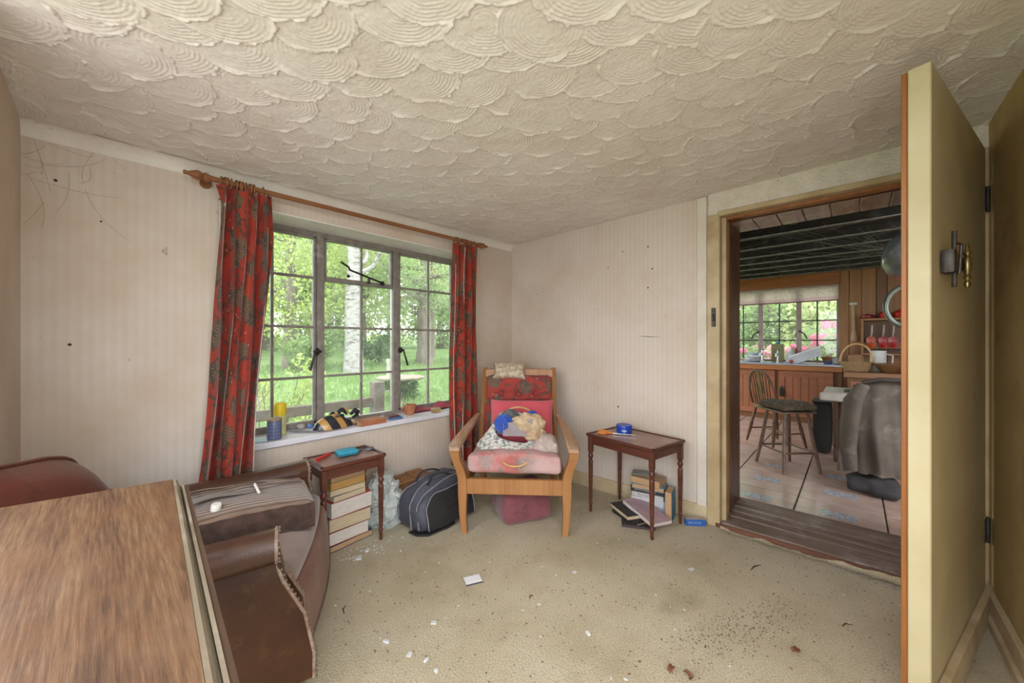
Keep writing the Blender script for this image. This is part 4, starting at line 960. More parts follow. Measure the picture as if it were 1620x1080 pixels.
for nm, (B, Fp, sg) in arms.items():
    d = (Fp-B); L = d.length; d.normalize(); w = Vector((-d.y, d.x, 0))*sg       # w points outward
    r = .052; zc = .518
    sec = [(.045, .075), (.048, .16), (.050, .30), (.046, .42), (.040, .455)]
    for a in np.linspace(-60, 215, 15):
        q = math.radians(a); sec.append((r*math.cos(q)*1.12, zc+r*math.sin(q)))
    sec += [(-.045, .42), (-.048, .30), (-.05, .075)]
    n_ = len(sec); NU = 14; vs = []; fs = []
    for i in range(NU+1):
        u = i/NU
        for (lat, z) in sec:
            bul = .012*math.sin(PI*u)*(1 if lat > 0 else 0)*math.sin(PI*min(1, z/.45)) if z < .45 else 0
            p = B+d*(u*(L+fwd(z)*(.65 if sg > 0 else 1)))+w*(lat+bul); zz = z-.008*math.sin(PI*u)*(z > .45)
            vs.append((p.x, p.y, zz))
    for i in range(NU):
        for k in range(n_):
            k2 = (k+1) % n_; q = (i*n_+k, (i+1)*n_+k, (i+1)*n_+k2, i*n_+k2); fs.append(q if sg > 0 else q[::-1])
    c0 = len(vs); p = B+d*(L+.02); vs.append((p.x+d.x*.03, p.y+d.y*.03, .30))
    for k in range(n_):
        k2 = (k+1) % n_; q = (NU*n_+k, c0, NU*n_+k2); fs.append(q if sg > 0 else q[::-1])
    b = MB(); b.add(vs, fs)
    # outer side face gets the leather with shade painted into its colour
    b.mi = [1 if (j < NU*n_ and (j % n_) < 5) else 0 for j in range(len(fs))]
    ob = b.obj('arm', [LEA, LEASIDE], ac, 50)
    edge = [Vector(vs[NU*n_+k]) for k in range(n_-1)]
    b = MB(); b.tube([e+d*.003 for e in edge], .0055, 6); b.obj('piping', mat('piping_leather', (.16, .09, .06), (.28, .20, .15), .5, 60), ob)
    b = MB(); acc = 0; last = edge[0]
    for e0, e1 in zip(edge[:-1], edge[1:]):
        sgl = (e1-e0).length; m = max(1, int(sgl/.017))
        for q in range(m): pt = e0.lerp(e1, q/m); b.ball((pt.x+d.x*.010-w.x*.012*0, pt.y+d.y*.010, pt.z), .0042, 6, 4)
    o = b.obj('brass_studs', mat('dull_brass_stud', (.28, .22, .17), rough=.35, metal=.8), ob); o['kind'] = 'stuff'
# back: reclined slab with rounded shoulders
Bn, Bf = arms['near'][0], arms['far'][0]
bd = (Bf-Bn); BL = bd.length; bd.normalize(); bn = Vector((bd.y, -bd.x, 0))    # bn faces forward
def back_outline(s):     # height along the back, s in 0..1 from near to far
    return lerpt([(-.1, .78), (0, .85), (.2, .842), (.5, .815), (.63, .795), (.70, .775), (.78, .72), (.86, .665), (.93, .63), (1.1, .57)], s)
def backsurf(side):
    def f(u, v):
        s = -.06+1.12*u; e = max(0, min(1, s)); hgt = back_outline(s)
        z = .10+v*(hgt-.10)
        rec = -.05*max(0, (z-.35))/.45
        thick = .055*(1-max(0, (v-.86)/.14)**2) if side > 0 else -.075*(1-max(0, (v-.86)/.14)**2)
        bulge = .035*math.sin(PI*u)*math.sin(PI*min(1, v)) if side > 0 else .0
        p = Bn+bd*(BL*s)+bn*(.0+rec+thick*(1-.6*abs(2*u-1)**6)+bulge)
        return (max(p.x, XW+.006-AX), p.y, z)
    return f
b = MB(); b.grid(backsurf(1), 30, 24); b.grid(lambda u, v: backsurf(-1)(1-u, v), 30, 24)
bk = b.obj('backrest', LEARED, ac, 70)
topl = [(Vector(backsurf(1)(u, 1.0))+Vector(backsurf(-1)(u, 1.0)))/2 for u in np.linspace(0, 1, 40)]
b = MB(); b.tube([p+Vector((0, 0, .002)) for p in topl], .006, 6); b.obj('piping', LEARED, bk)
# seat platform, front border roll and legs
Nf = arms['near'][1]; Ff = arms['far'][1]
dn = (Nf-Bn).normalized(); df = (Ff-Bf).normalized(); wn_ = Vector((-dn.y, dn.x, 0)); wf_ = Vector((df.y, -df.x, 0))
sq = [Bn+wn_*.045, Nf+wn_*.045+dn*.035, Ff+wf_*.045+df*.035, Bf+wf_*.045]
VELV = mat('brown_velvet', (.21, .135, .10), (.15, .09, .065), .95, 7, bump=.2, bscale=200, sheen=.4)
OUT = (dn+df).normalized()
def sweep(sec, nu=22, bow=.02):
    vs = []; m = len(sec)
    for i in range(nu+1):
        u = i/nu; a = sq[1].lerp(sq[2], u)+OUT*bow*math.sin(PI*u)
        for (o_, z) in sec: p = a+OUT*o_; vs.append((p.x, p.y, z))
    fs = [(i*m+k, i*m+(k+1) % m, (i+1)*m+(k+1) % m, (i+1)*m+k) for i in range(nu) for k in range(m)]
    return vs, fs+[tuple(range(m))[::-1], tuple(nu*m+k for k in range(m))]
b = MB(); b.add(*sweep([(-.46, .35), (-.46, .385), (-.20, .415), (-.06, .412), (-.01, .402), (.018, .38), (.022, .355), (.0, .34)])); b.obj('seat', VELV, ac, 60)
fsec = [(-.08, .095), (.055, .095), (.064, .13), (.062, .18), (.056, .24), (.050, .29), (.036, .325), (.012, .342), (-.08, .342)]
b = MB(); vs_, fs_ = sweep(fsec, bow=.025); b.add(vs_, fs_); fb = b.obj('front_border', LEALIGHT, ac, 60)
m_ = len(fsec)
b = MB(); b.tube([Vector(vs_[i*m_+1])+Vector((.002, 0, .002)) for i in range(23)], .005, 6); b.obj('piping', LEALIGHT, fb)
b = MB()
for i in range(22):
    for q in (0, .5): p = Vector(vs_[i*m_+2]).lerp(Vector(vs_[(i+1)*m_+2]), q); b.ball((p.x+OUT.x*.002, p.y+OUT.y*.002, p.z-.015), .0042, 6, 4)
o = b.obj('brass_studs', MC['dull_brass_stud'], fb); o['kind'] = 'stuff'
for p in (Nf+dn*.04, Ff+df*.04, Bn+dn*.03+wn_*.02, Bf+df*.03+wf_*.02):
    b = MB(); b.lathe([(0, 0), (.016, 0), (.026, .012), (.03, .03), (.022, .045), (.027, .055), (.027, .085), (0, .085)], 16, (p.x, p.y, 0)); b.obj('foot', mat('dark_bun_foot', (.10, .045, .025), rough=.3), ac)
b = MB(); pb_ = [(q.x, q.y) for q in sq]; b.prism(pb_, .085, .34); b.obj('seat_base', LEASIDE, ac, 0)
# --- loose corduroy cushion tipped on the seat
def m_cord():
    n = NT('brown_corduroy'); v = n.coord(); x, y, z = n.sep(v); ds = n.noise(v, 5, 3)
    s = n.math('SINE', n.math('MULTIPLY', n.math('ADD', y, n.math('MULTIPLY', ds.outputs['Fac'], .03)), 290))
    c = n.ramp(n.math('ADD', n.math('MULTIPLY', s, .5), .5), [(.05, (.09, .052, .036)), (.5, (.21, .135, .095))])
    w = n.noise(v, 6, 5, .6); up = n.ramp(w.outputs['Fac'], [(.45, (0, 0, 0)), (.7, (1, 1, 1))]); c = n.mix(n.math('MULTIPLY', up, .6), c, (.10, .06, .04))
    n.col(c); n.set(Roughness=.95, Sheen_Weight=.3); n.bump(s, .5, .004); return n.m
lc = thing('loose_cushion', 'thick brown corduroy cushion with worn dark edge on the leather armchair', 'cushion', (.36, 1.885, .39), math.radians(-11))
def lcf(x, y, z): return (x, y+nz3((x, y, z), 8, .010), z+(.018*(1-(x/.27)**2) if z > 0 else 0)+nz3((x, y, z), 9, .010, 4)-.05*max(0, -x-.1))
b = MB(); b.rbox((0, 0, .066), (.56, .34, .128), .038, 18, lcf); b.obj('cover', m_cord(), lc, 80)
WORN = mat('threadbare_dark_edge', (.035, .017, .012), (.075, .042, .03), .95, 24, bump=.5, bscale=140, sheen=.2)
def wornf(u, v):
    x = -.26+.53*u; z = .112-.10*v; y = -.176-.008*math.sin(PI*v)+.004*nz3((x*30, z*30, 1)); return (x, y+nz3((x, y, z), 8, .010), z+.008+.012*(1-(x/.27)**2)*(1-v)+.006*nz3((x*20, 0, 3)))
b = MB(); b.grid(wornf, 50, 8); b.obj('worn_edge', WORN, lc, 80)
for k in range(4):
    b = MB(); y0 = .03+k*.035; b.tube([(x, y0+.02*math.sin(x*6+k)-.0, .139+.018*(1-(x/.27)**2)+nz3((x, y0, .064), 9, .010, 4)-.05*max(0, -x-.1)) for x in np.linspace(-.24, .25, 24)], .004, 6, flat=.6); b.obj('ridge', bpy.data.materials['brown_corduroy'], lc)
mb = MB(); mb.tube([(-.035, -.02, 0), (.035, .02, .012)], .0055, 10); tag(mb.obj('paper_roll', WHITE, loc=(.435, 1.87, .551), rot=(0, 0, 1.0)), 'thin white paper roll lying on the corduroy cushion', 'paper roll')
mb = MB(); mb.lathe([(0, 0), (.016, 0), (.017, .003), (.017, .022), (.015, .025), (0, .025)], 18); tag(mb.obj('bottle_cap', WHITE, loc=(.285, 1.80, .535), rot=(.15, .1, 0)), 'white plastic cap standing on the corduroy cushion edge', 'cap')
mb = MB(); mb.grid(lambda u, v: (-.11+.22*u, -.02+.045*v+.008*math.sin(u*5), .004*math.sin(u*6)+.003*v), 14, 3); mb.grid(lambda u, v: (-.11+.22*u, -.02+.045*v+.008*math.sin(u*5), .004*math.sin(u*6)+.003*v-.002), 14, 3)
tag(mb.obj('cloth_strip', mat('grey_felt', (.27, .24, .22), rough=.95), loc=(.335, 1.905, .549), rot=(0, .06, .12)), 'grey felt strip lying along the corduroy cushion', 'cloth')
# ================================================================== folded drop-leaf table
def m_oaktop():
    n = NT('weathered_oak_top'); v = n.coord((1, .05, 1), rot=(0, 0, .05)); a = n.noise(v, 210, 6, .7, .1); b = n.noise(n.coord((1, .03, 1)), 16, 3)
    f = n.math('ADD', n.math('MULTIPLY', a.outputs['Fac'], .65), n.math('MULTIPLY', b.outputs['Fac'], .35))
    c = n.ramp(f, [(.36, (.046, .021, .010)), (.5, (.100, .050, .024)), (.64, (.165, .094, .048))])
    w = n.noise(n.coord(), 4.5, 6, .65); c = n.mix(n.ramp(w.outputs['Fac'], [(.48, (0, 0, 0)), (.72, (.75, .75, .75))]), c, (.125, .050, .017))
    w2 = n.noise(n.coord((1, .6, 1)), 7, 5, .6); c = n.mix(n.ramp(w2.outputs['Fac'], [(.58, (0, 0, 0)), (.78, (.4, .4, .4))]), c, (.16, .11, .07))
    n.col(c); n.set(Roughness=.55, Specular_IOR_Level=.28); n.bump(a.outputs['Fac'], .25, .003); return n.m
OAKT = m_oaktop(); PALEEDGE = wood('bare_pale_edge', (.25, .20, .14), (.13, .095, .06), 1, 24, .6, worn=(.34, .30, .25)); DKOAK = wood('dark_oak', (.075, .04, .022), (.035, .018, .01), 1, 22, .5)
dt = thing('drop_leaf_table', 'weathered oak drop-leaf table with one leaf hanging at lower left', 'table', (-.03, .75, 0))
def L(x, y): return (x+.03, y-.75)
b = MB(); b.prism([L(-.215, .18), L(.052, .18), L(.118, 1.312), L(-.215, 1.374)], .797, .820); b.obj('table_top', OAKT, dt, 0)
b = MB()
for t0, t1 in ((0, 1),):
    vs = []
    for (x, y) in ((.052, .18), (.118, 1.312)):
        for (o_, z) in ((.0, .8195), (.006, .8185), (.010, .814), (.011, .808), (.013, .806), (.013, .797), (0, .797)): q = L(x+.0005+o_, y); vs.append((q[0], q[1], z))
    b.add(vs, [(k, (k+1) % 7, 7+(k+1) % 7, 7+k) for k in range(7)]+[tuple(range(7))[::-1], tuple(range(7, 14))])
b.obj('rule_joint_edge', PALEEDGE, dt, 0)
b = MB(); b.prism([L(.069, .20), L(.082, .20), L(.146, 1.285), L(.133, 1.285)], .30, .806); b.obj('hanging_leaf', DKOAK, dt, 0)
b = MB(); b.prism([L(.069, .20), L(.074, .20), L(.138, 1.285), L(.133, 1.285)], .8061, .8085); b.obj('leaf_edge', PALEEDGE, dt, 0)
for (x, y) in ((-.17, .30), (.03, .30), (.07, 1.22), (-.17, 1.25)):
    q = L(x, y); b = MB(); b.lathe([(0, 0), (.018, 0), (.022, .01), (.022, .10), (.014, .12), (.024, .16), (.018, .30), (.024, .48), (.014, .52), (.022, .55), (.022, .70), (0, .70)], 14, (q[0], q[1], 0)); b.box((q[0], q[1], .735), (.045, .045, .125), .003); b.obj('leg', DKOAK, dt)
b = MB(); q0 = L(-.17, .30); q1 = L(.05, 1.22); b.b2(q0[0], q1[0]-.02, q1[1]-.01, q1[1]+.01, .70, .797, .002); b.b2(q0[0], q1[0]-.02, q0[1]-.01, q0[1]+.01, .70, .797, .002); b.b2(q0[0]-.01, q0[0]+.01, q0[1], q1[1], .70, .797, .002); b.obj('apron', DKOAK, dt)
# ================================================================== open door leaf, hinged in the south east corner
HX, HY, EX, EY = 2.612, -.392, 1.677, -.137
dvec = Vector((EX-HX, EY-HY, 0)); DL = dvec.length; dang = math.atan2(dvec.y, dvec.x)
door = sempty('door_1', 'open cream painted door seen nearly edge-on at the right', (HX, HY, 0)); door.rotation_euler = (0, 0, dang)
# local x along leaf, local y: positive side is the south-facing painted face after rotation by ~165 degrees
b = MB(); b.b2(.012, DL, -.016, .034, .02, 2.02, .003); b.obj('leaf', DOORCREAM, door)
b = MB(); b.b2(.012, DL+.001, -.030, -.0165, .02, 2.015, .002); b.obj('kitchen_side_cladding', ORANGEWOOD, door)
b = MB(); b.b2(.03, DL-.006, .034, .056, .018, .125, .004); b.obj('weather_board', SKIRT, door)
for z in (1.80, .36):
    b = MB(); b.tube([(.004, .040, z-.055), (.004, .040, z+.055)], .007, 10); b.b2(.004, .04, .0335, .037, z-.05, z+.05, .001); b.obj('hinge', OLDIRON, door)
# rim latch with drop lever and thumb bolt on the painted face
hx = DL*.79; hz = 1.425
lk = MB(); lk.rbox((hx+.075, .050, hz+.005), (.05, .034, .075), .008, 5); lk.obj('rim_lock', OLDIRON, door)
b = MB(); b.b2(hx-.10, hx+.03, .035, .046, hz-.022, hz+.022, .008); b.tube([(hx-.10, .05, hz+.01), (hx-.125, .055, hz+.02), (hx-.14, .05, hz+.035)], [.016, .012, .008], 8); b.obj('latch_plate', IRON, door)
BR = mat('old_brass', (.34, .27, .12), (.16, .12, .05), .3, 30, metal=.9)
b = MB(); pr = [(0, -.075), (.005, -.072), (.009, -.06), (.005, -.05), (.010, -.04), (.006, -.03), (.010, -.02), (.012, 0), (.010, .02), (.006, .03), (.010, .04), (.005, .052), (.003, .07), (0, .072)]
b.lathe(pr, 12, (hx-.02, .075, hz)); b.tube([(hx-.02, .04, hz), (hx-.02, .075, hz)], .008, 10); b.obj('turn_handle', BR, door)
b = MB(); b.tube([(hx+.07, .06, hz+.10), (hx+.07, .06, hz-.075)], .006, 8); b.tube([(hx+.07, .06, hz+.065), (hx+.035, .07, hz+.06), (hx+.03, .065, hz-.03)], .004, 8); b.obj('bolt_rod', OLDIRON, door)
# ================================================================== floor litter
t = thing('card', 'small white card lying flat in the middle of the carpet', 'card', (1.225, 1.385, .001), math.radians(-26))
b = MB(); b.b2(-.041, .041, -.030, .030, .0, .006, .0008); b.obj('booklet', mat('black_booklet', (.05, .05, .07), rough=.4), t)
b = MB(); b.b2(-.041, .040, -.029, .030, .0062, .0072, .0003); b.obj('face', mat('white_card', (.80, .80, .84), (.76, .76, .8), .5), t)
LIT = [mat('white_chip', (.74, .73, .74)), mat('dark_crumb', (.08, .055, .04)), mat('brown_leaf', (.22, .12, .06)), mat('grey_flake', (.42, .38, .34)), mat('rust_peel', (.24, .10, .05), (.14, .05, .025))]
def chip(seed, sx, sy, sz):
    b = MB(); b.rbox((0, 0, sz/2), (sx, sy, sz), min(sx, sy, sz)*.25, 3, lambda x, y, z: (x*(1+.5*nz3((x+seed, y, z), 60, 1)), y*(1+.5*nz3((x, y+seed, z), 60, 1)), z)); return b
chips = [((.752, 1.04), .030, .012, .009, 'large white plaster chip on the carpet nearest the camera'), ((.80, 1.10), .014, .012, .008, 'small white chip beside the large plaster chip'), ((.80, 1.165), .018, .010, .008, 'white bone-shaped chip near the leather armchair front'),
 ((.745, 1.35), .026, .012, .010, 'white chip lying against the leather armchair front'), ((.775, 1.235), .020, .016, .004, 'flat white flake in front of the leather armchair'), ((.93, 1.30), .022, .02, .004, 'translucent white flake left of the white card'), ((1.0, 2.02), .03, .022, .008, 'white shell fragment in front of the left book stack'), ((.93, 1.98), .03, .03, .012, 'blue and white fragment in front of the left book stack'),
 ((1.315, .79), .020, .012, .010, 'white chip on open carpet near the orange peel'), ((2.05, .62), .03, .02, .003, 'pale scrap on carpet near the threshold'), ((1.62, 1.05), .02, .016, .004, 'pale flake on the open carpet ahead of the pouffe')]
for i, ((x, y), a, b_, c, lb) in enumerate(chips):
    o = chip(i*3.1, a, b_, c).obj('plaster_chip', LIT[0], loc=(x, y, .0005), rot=(0, 0, i*1.7)); tag(o, lb, 'debris', 'white chips on the carpet')
for i, (u, v, lb) in enumerate([(1.368, .482, 'curled orange-brown peel on the carpet at the bottom of the picture'), (1.385, .430, 'second orange-brown peel curl close to the bottom edge'), (1.769, .165, 'brown nut shell on the carpet near the open door')]):
    x, y = u, v; b = MB()
    b.grid(lambda p, q: (.014*math.cos(p*4.2)*(1+.2*q), -.009+.018*q, .010+.008*math.sin(p*4.2)+.003*math.sin(q*9)), 14, 5); b.grid(lambda p, q: (.012*math.cos(p*4.2)*(1+.2*q), -.009+.018*q, .010+.0065*math.sin(p*4.2)+.003*math.sin(q*9)), 14, 5)
    tag(b.obj('fruit_peel', LIT[4], loc=(x, y, 0), rot=(0, 0, i*1.3)), lb, 'peel', 'peel on the carpet')
def scatter(name, label, m, n, size, region, flat=.35):
    vs = []; fs = []
    for i in range(n):
        x, y = region(); s1 = size*random.uniform(.4, 1.5); an = random.uniform(0, PI); el = random.uniform(.3, 1)
        c, s_ = math.cos(an), math.sin(an); k = len(vs); hh = s1*flat
        for (px_, py_, pz_) in ((-1, -el, 0), (1, -el*.7, 0), (.8, el, 0), (-.9, el*.8, 0), (-.6, -el*.6, 1), (.6, -el*.5, .8), (.5, el*.6, 1), (-.6, el*.5, .7)):
            vs.append((x+s1*(px_*c-py_*s_), y+s1*(px_*s_+py_*c), .0005+pz_*hh))
        fs += [tuple(k+q for q in f) for f in ((0, 3, 2, 1), (4, 5, 6, 7), (0, 1, 5, 4), (1, 2, 6, 5), (2, 3, 7, 6), (3, 0, 4, 7))]
    b = MB(); b.add(vs, fs); o = b.obj(name, m, smooth=0); tag(o, label, 'debris', kind='stuff')
def floor_any():
    while True:
        x, y = random.uniform(.6, 2.62), random.uniform(-.35, 2.0)
        if x*.6+y > .9: return (x, y)
def near_books(): return (random.gauss(.98, .10), random.gauss(2.03, .045))
def near_sill(): return (random.gauss(2.56, .045), random.uniform(-.35, .62))
def near_table(): return (random.gauss(2.32, .16), random.gauss(1.15, .25))
def strip(): t_ = random.random(); return (2.05-.55*t_+random.gauss(0, .06), .20+.28*t_+random.gauss(0, .05))
scatter('carpet_crumbs', 'dark crumbs and dead leaf bits scattered over the whole carpet', LIT[1], 900, .0028, floor_any)
scatter('carpet_grit', 'brown leaf fragments scattered over the carpet', LIT[2], 300, .004, floor_any, .2)
scatter('plaster_flakes', 'tiny white plaster flakes scattered over the carpet', LIT[0], 90, .0045, floor_any, .3)
scatter('paint_flakes', 'white flakes heaped in front of the left book stack', LIT[0], 60, .006, near_books, .25)
scatter('threshold_dirt', 'dirt and pale fibres along the threshold edge', LIT[3], 160, .005, near_sill, .3)
scatter('table_dust', 'pale fluff and flakes around the right table legs', LIT[3], 60, .006, near_table, .2)
scatter('dirt_trail', 'dark dirt patch trodden into the carpet toward the door', LIT[1], 600, .0024, strip, .3)
for i, (u, v, ln, an, lb) in enumerate([(.71, 1.65, .05, 1.1, 'dark twig on the carpet near the armchair front'), (2.291, .379, .09, -.3, 'long dark twig by the threshold'), (1.326, 1.098, .03, .3, 'short dark twig right of the white card'), (2.08, .022, .05, -.6, 'dark leaf stalk on carpet in front of the open door')]):
    x, y = u, v; b = MB(); b.tube([(-ln/2, 0, .004), (0, .006, .006), (ln/2, -.004, .004)], [.002, .003, .0015], 6); tag(b.obj('twig', LIT[1], loc=(x, y, 0), rot=(0, 0, an)), lb, 'twig', 'twigs on the carpet')
# ================================================================== cobwebs in the west corner of the ceiling
WEB = mat('dusty_cobweb', (.50, .42, .32), rough=1.0)
b = MB()
for i in range(16):
    x = XW+abs(random.gauss(0, .16)); p0 = Vector((x, YN-.004, ceil_z(x, YN)-.05-abs(random.gauss(0, .12))))
    p2 = Vector((max(XW+.004, x+random.gauss(0, .12)), YN-.006, p0.z-abs(random.gauss(0, .12)))); mid = (p0+p2)/2+Vector((random.gauss(0, .03), -.012, -.03)); mid.x = max(mid.x, XW+.004)
    b.tube([p0.lerp(mid, t_)*(1-t_)+mid.lerp(p2, t_)*t_ for t_ in np.linspace(0, 1, 7)], .0006, 4)
o = b.obj('cobweb', WEB); tag(o, 'dusty cobweb strands in the far left ceiling corner', 'cobweb', kind='stuff')
# ================================================================== kitchen shell
KF = .05
kf = sempty('floor_kitchen', 'terracotta tiled kitchen floor', (0, 0, KF))
b = MB(); b.b2(KX-.04, 7.2, -1.8, 2.2, -.09, -.012); b.obj('grout_bed', mat('dark_grout', (.17, .13, .115), rough=.9), kf, 0)
GR = .45; t0 = None; INL = mat('blue_grey_decorated_tile', (.46, .48, .52), (.24, .26, .31), .2, 60, lo=.45, hi=.55)
for i in range(9):
    for j in range(7):
        x = 3.195+GR*i; y = 1.425-GR*j
        x0 = max(x-GR/2, KX+.03); w = x+GR/2-x0
        if i == 0: b = MB(); b.b2(-w/2+.004, w/2-.004, -GR/2+.004, GR/2-.004, -.012, 0, .003); tl = b.obj('tile', TILE, kf, loc=((x0+x+GR/2)/2, y, 0))
        elif t0 is None: b = MB(); b.b2(-GR/2+.004, GR/2-.004, -GR/2+.004, GR/2-.004, -.012, 0, .003); t0 = tl = b.obj('tile', TILE, kf, loc=(x, y, 0))
        else: tl = inst(t0, 'tile', kf, (x, y, 0))
        if i < 3 and 1 <= j <= 5:
            b = MB(); ox = x-tl.location.x+.02
            for q in (-1, 0, 1): b.b2(ox-.055, ox+.055, q*.062-.029, q*.062+.029, 0.0003, .0018, .0006)
            b.obj('inlay', INL, tl)
DARKB = wood('sooty_beam_wood', (.035, .030, .026), (.014, .012, .010), 1, 24, .6, worn=(.075, .07, .065))
DARKC = mat('sooty_ceiling', (.03, .026, .022), (.015, .013, .011), .8, 6)
b = MB(); b.b2(KX, 7.2, -1.8, 2.2, 2.33, 2.36); kc = struct(b.obj('ceiling_kitchen', DARKC, smooth=0), 'dark sooty kitchen ceiling with beams')
BEDGE = mat('pale_beam_arris', (.36, .34, .33), (.16, .15, .14), .9, 20)  # pale grey strip along one lower edge of each beam
for x in (3.42, 3.80, 4.20, 4.70, 5.16, 5.60, 6.02, 6.47, 6.88):
    b = MB(); b.b2(x-.055, x+.055, -1.75, 2.15, 2.165, 2.33, .006); bm_ = b.obj('beam', DARKB, kc)
    b = MB(); b.b2(x-.062, x-.030, -1.75, 2.15, 2.160, 2.1665, .002); b.obj('pale_beam_edge', BEDGE, bm_)
KW0, KW1 = .155, 1.80
PLK = wood('honey_plank', (.34, .155, .05), (.22, .09, .026), 2, 20, .45)
PLK2 = wood('brown_plank', (.20, .085, .03), (.12, .05, .018), 2, 20, .45)
b = MB(); b.b2(7.06, 7.2, KW1, 2.2, 0, 2.35); b.b2(7.06, 7.2, -1.8, KW0, 0, 2.35); b.b2(7.06, 7.2, KW0, KW1, 0, .86); b.b2(7.06, 7.2, KW0, KW1, 2.0, 2.35)
ke = struct(b.obj('wall_kitchen_east', WHITE, smooth=0), 'kitchen window wall')
b = MB(); b.b2(KX, 7.2, -1.9, -1.8, 0, 2.35); struct(b.obj('wall_kitchen_south', WHITE, smooth=0))
b = MB(); b.b2(KX, 4.0, 2.2, 2.3, 0, 2.35); b.b2(6.4, 7.2, 2.2, 2.3, 0, 2.35); b.b2(4.0, 6.4, 2.2, 2.3, 2.1, 2.35); struct(b.obj('wall_kitchen_north', WHITE, smooth=0))
pan = sempty('trim_11', 'vertical honey wood planks beside the kitchen window')
y = KW0
for i in range(11):
    w = .125+.02*((i*7) % 3-1); b = MB(); b.b2(7.0, 7.06, y-w+.002, y-.002, KF, 2.30, .004); b.obj('plank', PLK2 if i in (3, 6) else PLK, pan); y -= w
b = MB(); b.b2(6.98, 7.08, KW0-.01, KW1+.1, 2.0, 2.19, .006); struct(b.obj('trim_12', wood('orange_header', (.36, .13, .035), (.23, .075, .02), 1, 20, .4)), 'orange wooden beam over the kitchen window')
# ---- kitchen window
w2 = sempty('window_2', 'leaded kitchen casement window above the sink')
KFR = mat('mauve_grey_frame', (.36, .28, .25), (.28, .21, .19), .5, 20); LEADM = mat('dark_lead', (.07, .065, .06), rough=.5)
def kp(nm, y0, y1, z0, z1, dx=.04, m=KFR):
    q = MB(); q.b2(7.1-dx/2, 7.1+dx/2, y0, y1, z0, z1, .003); return q.obj(nm, m, w2)
kp('frame', KW0, KW1, .86, .90); kp('frame', KW0, KW1, 1.97, 2.0); kp('frame', KW0, KW0+.03, .9, 1.97); kp('frame', KW1-.03, KW1, .9, 1.97)
mul = [.615, 1.10, 1.585]
for m_ in mul: kp('mullion', m_-.032, m_+.032, .9, 1.97, .05)
ed = [KW0+.03, *mul, KW1-.03]; zr = [.90, 1.199, 1.49, 1.78, 1.97]
for (a, c) in zip(ed[:-1], ed[1:]):
    mid = (a+c)/2; kp('lead_bar', mid-.009, mid+.009, .9, 1.97, .016, LEADM)
    for z in zr[1:-1]: kp('lead_bar', a, c, z-.009, z+.009, .016, LEADM)
    for (p, q) in ((a, mid), (mid, c)):
        for (z0, z1) in zip(zr[:-1], zr[1:]):
            g = MB(); g.b2(7.098, 7.102, p, q, z0, z1); g.obj('pane', GLASS, w2, smooth=0)
for (yy, sg) in ((1.135, 1), (.60, -1)):
    b = MB(); b.ball((7.06, yy, 1.33), .018, 10, 6); b.tube([(7.05, yy, 1.33), (7.04, yy+sg*.05, 1.30), (7.04, yy+sg*.085, 1.22)], [.009, .009, .012], 8); b.obj('casement_handle', LEADM, w2)
def m_blind():
    n = NT('sheer_patterned_blind'); v = n.coord(); x, y, z = n.sep(v); nn = n.noise(v, 30, 3); c = n.ramp(nn.outputs['Fac'], [(.4, (.62, .50, .42)), (.6, (.70, .62, .52))])
    st = n.math('LESS_THAN', z, .055); c = n.mix(n.math('MULTIPLY', st, .7), c, (.62, .40, .42)); n.col(c); n.set(Roughness=.9); 
    tr = n.n('ShaderNodeBsdfTranslucent'); n.l(c, tr.inputs[0]); mx = n.n('ShaderNodeMixShader'); mx.inputs[0].default_value = .55
    out = n.t.nodes['Material Output']; n.l(n.bs.outputs[0], mx.inputs[1]); n.l(tr.outputs[0], mx.inputs[2]); n.l(mx.outputs[0], out.inputs[0]); return n.m
bl = thing('roller_blind', 'sheer patterned roller blind half raised over the kitchen window', 'blind', (7.03, .98, 1.775))
b = MB(); b.grid(lambda u, v: (.004*math.sin(u*40), -.82+1.64*u, .205*v), 60, 4); b.obj('fabric', m_blind(), bl)
b = MB(); b.b2(-.008, .008, -.82, .82, -.012, .004, .003); b.obj('bottom_bar', mat('plum_bar', (.20, .09, .10)), bl)
b = MB(); b.tube([(.01, -.82, .215), (.01, .82, .215)], .018, 12); b.obj('roller', KFR, bl)
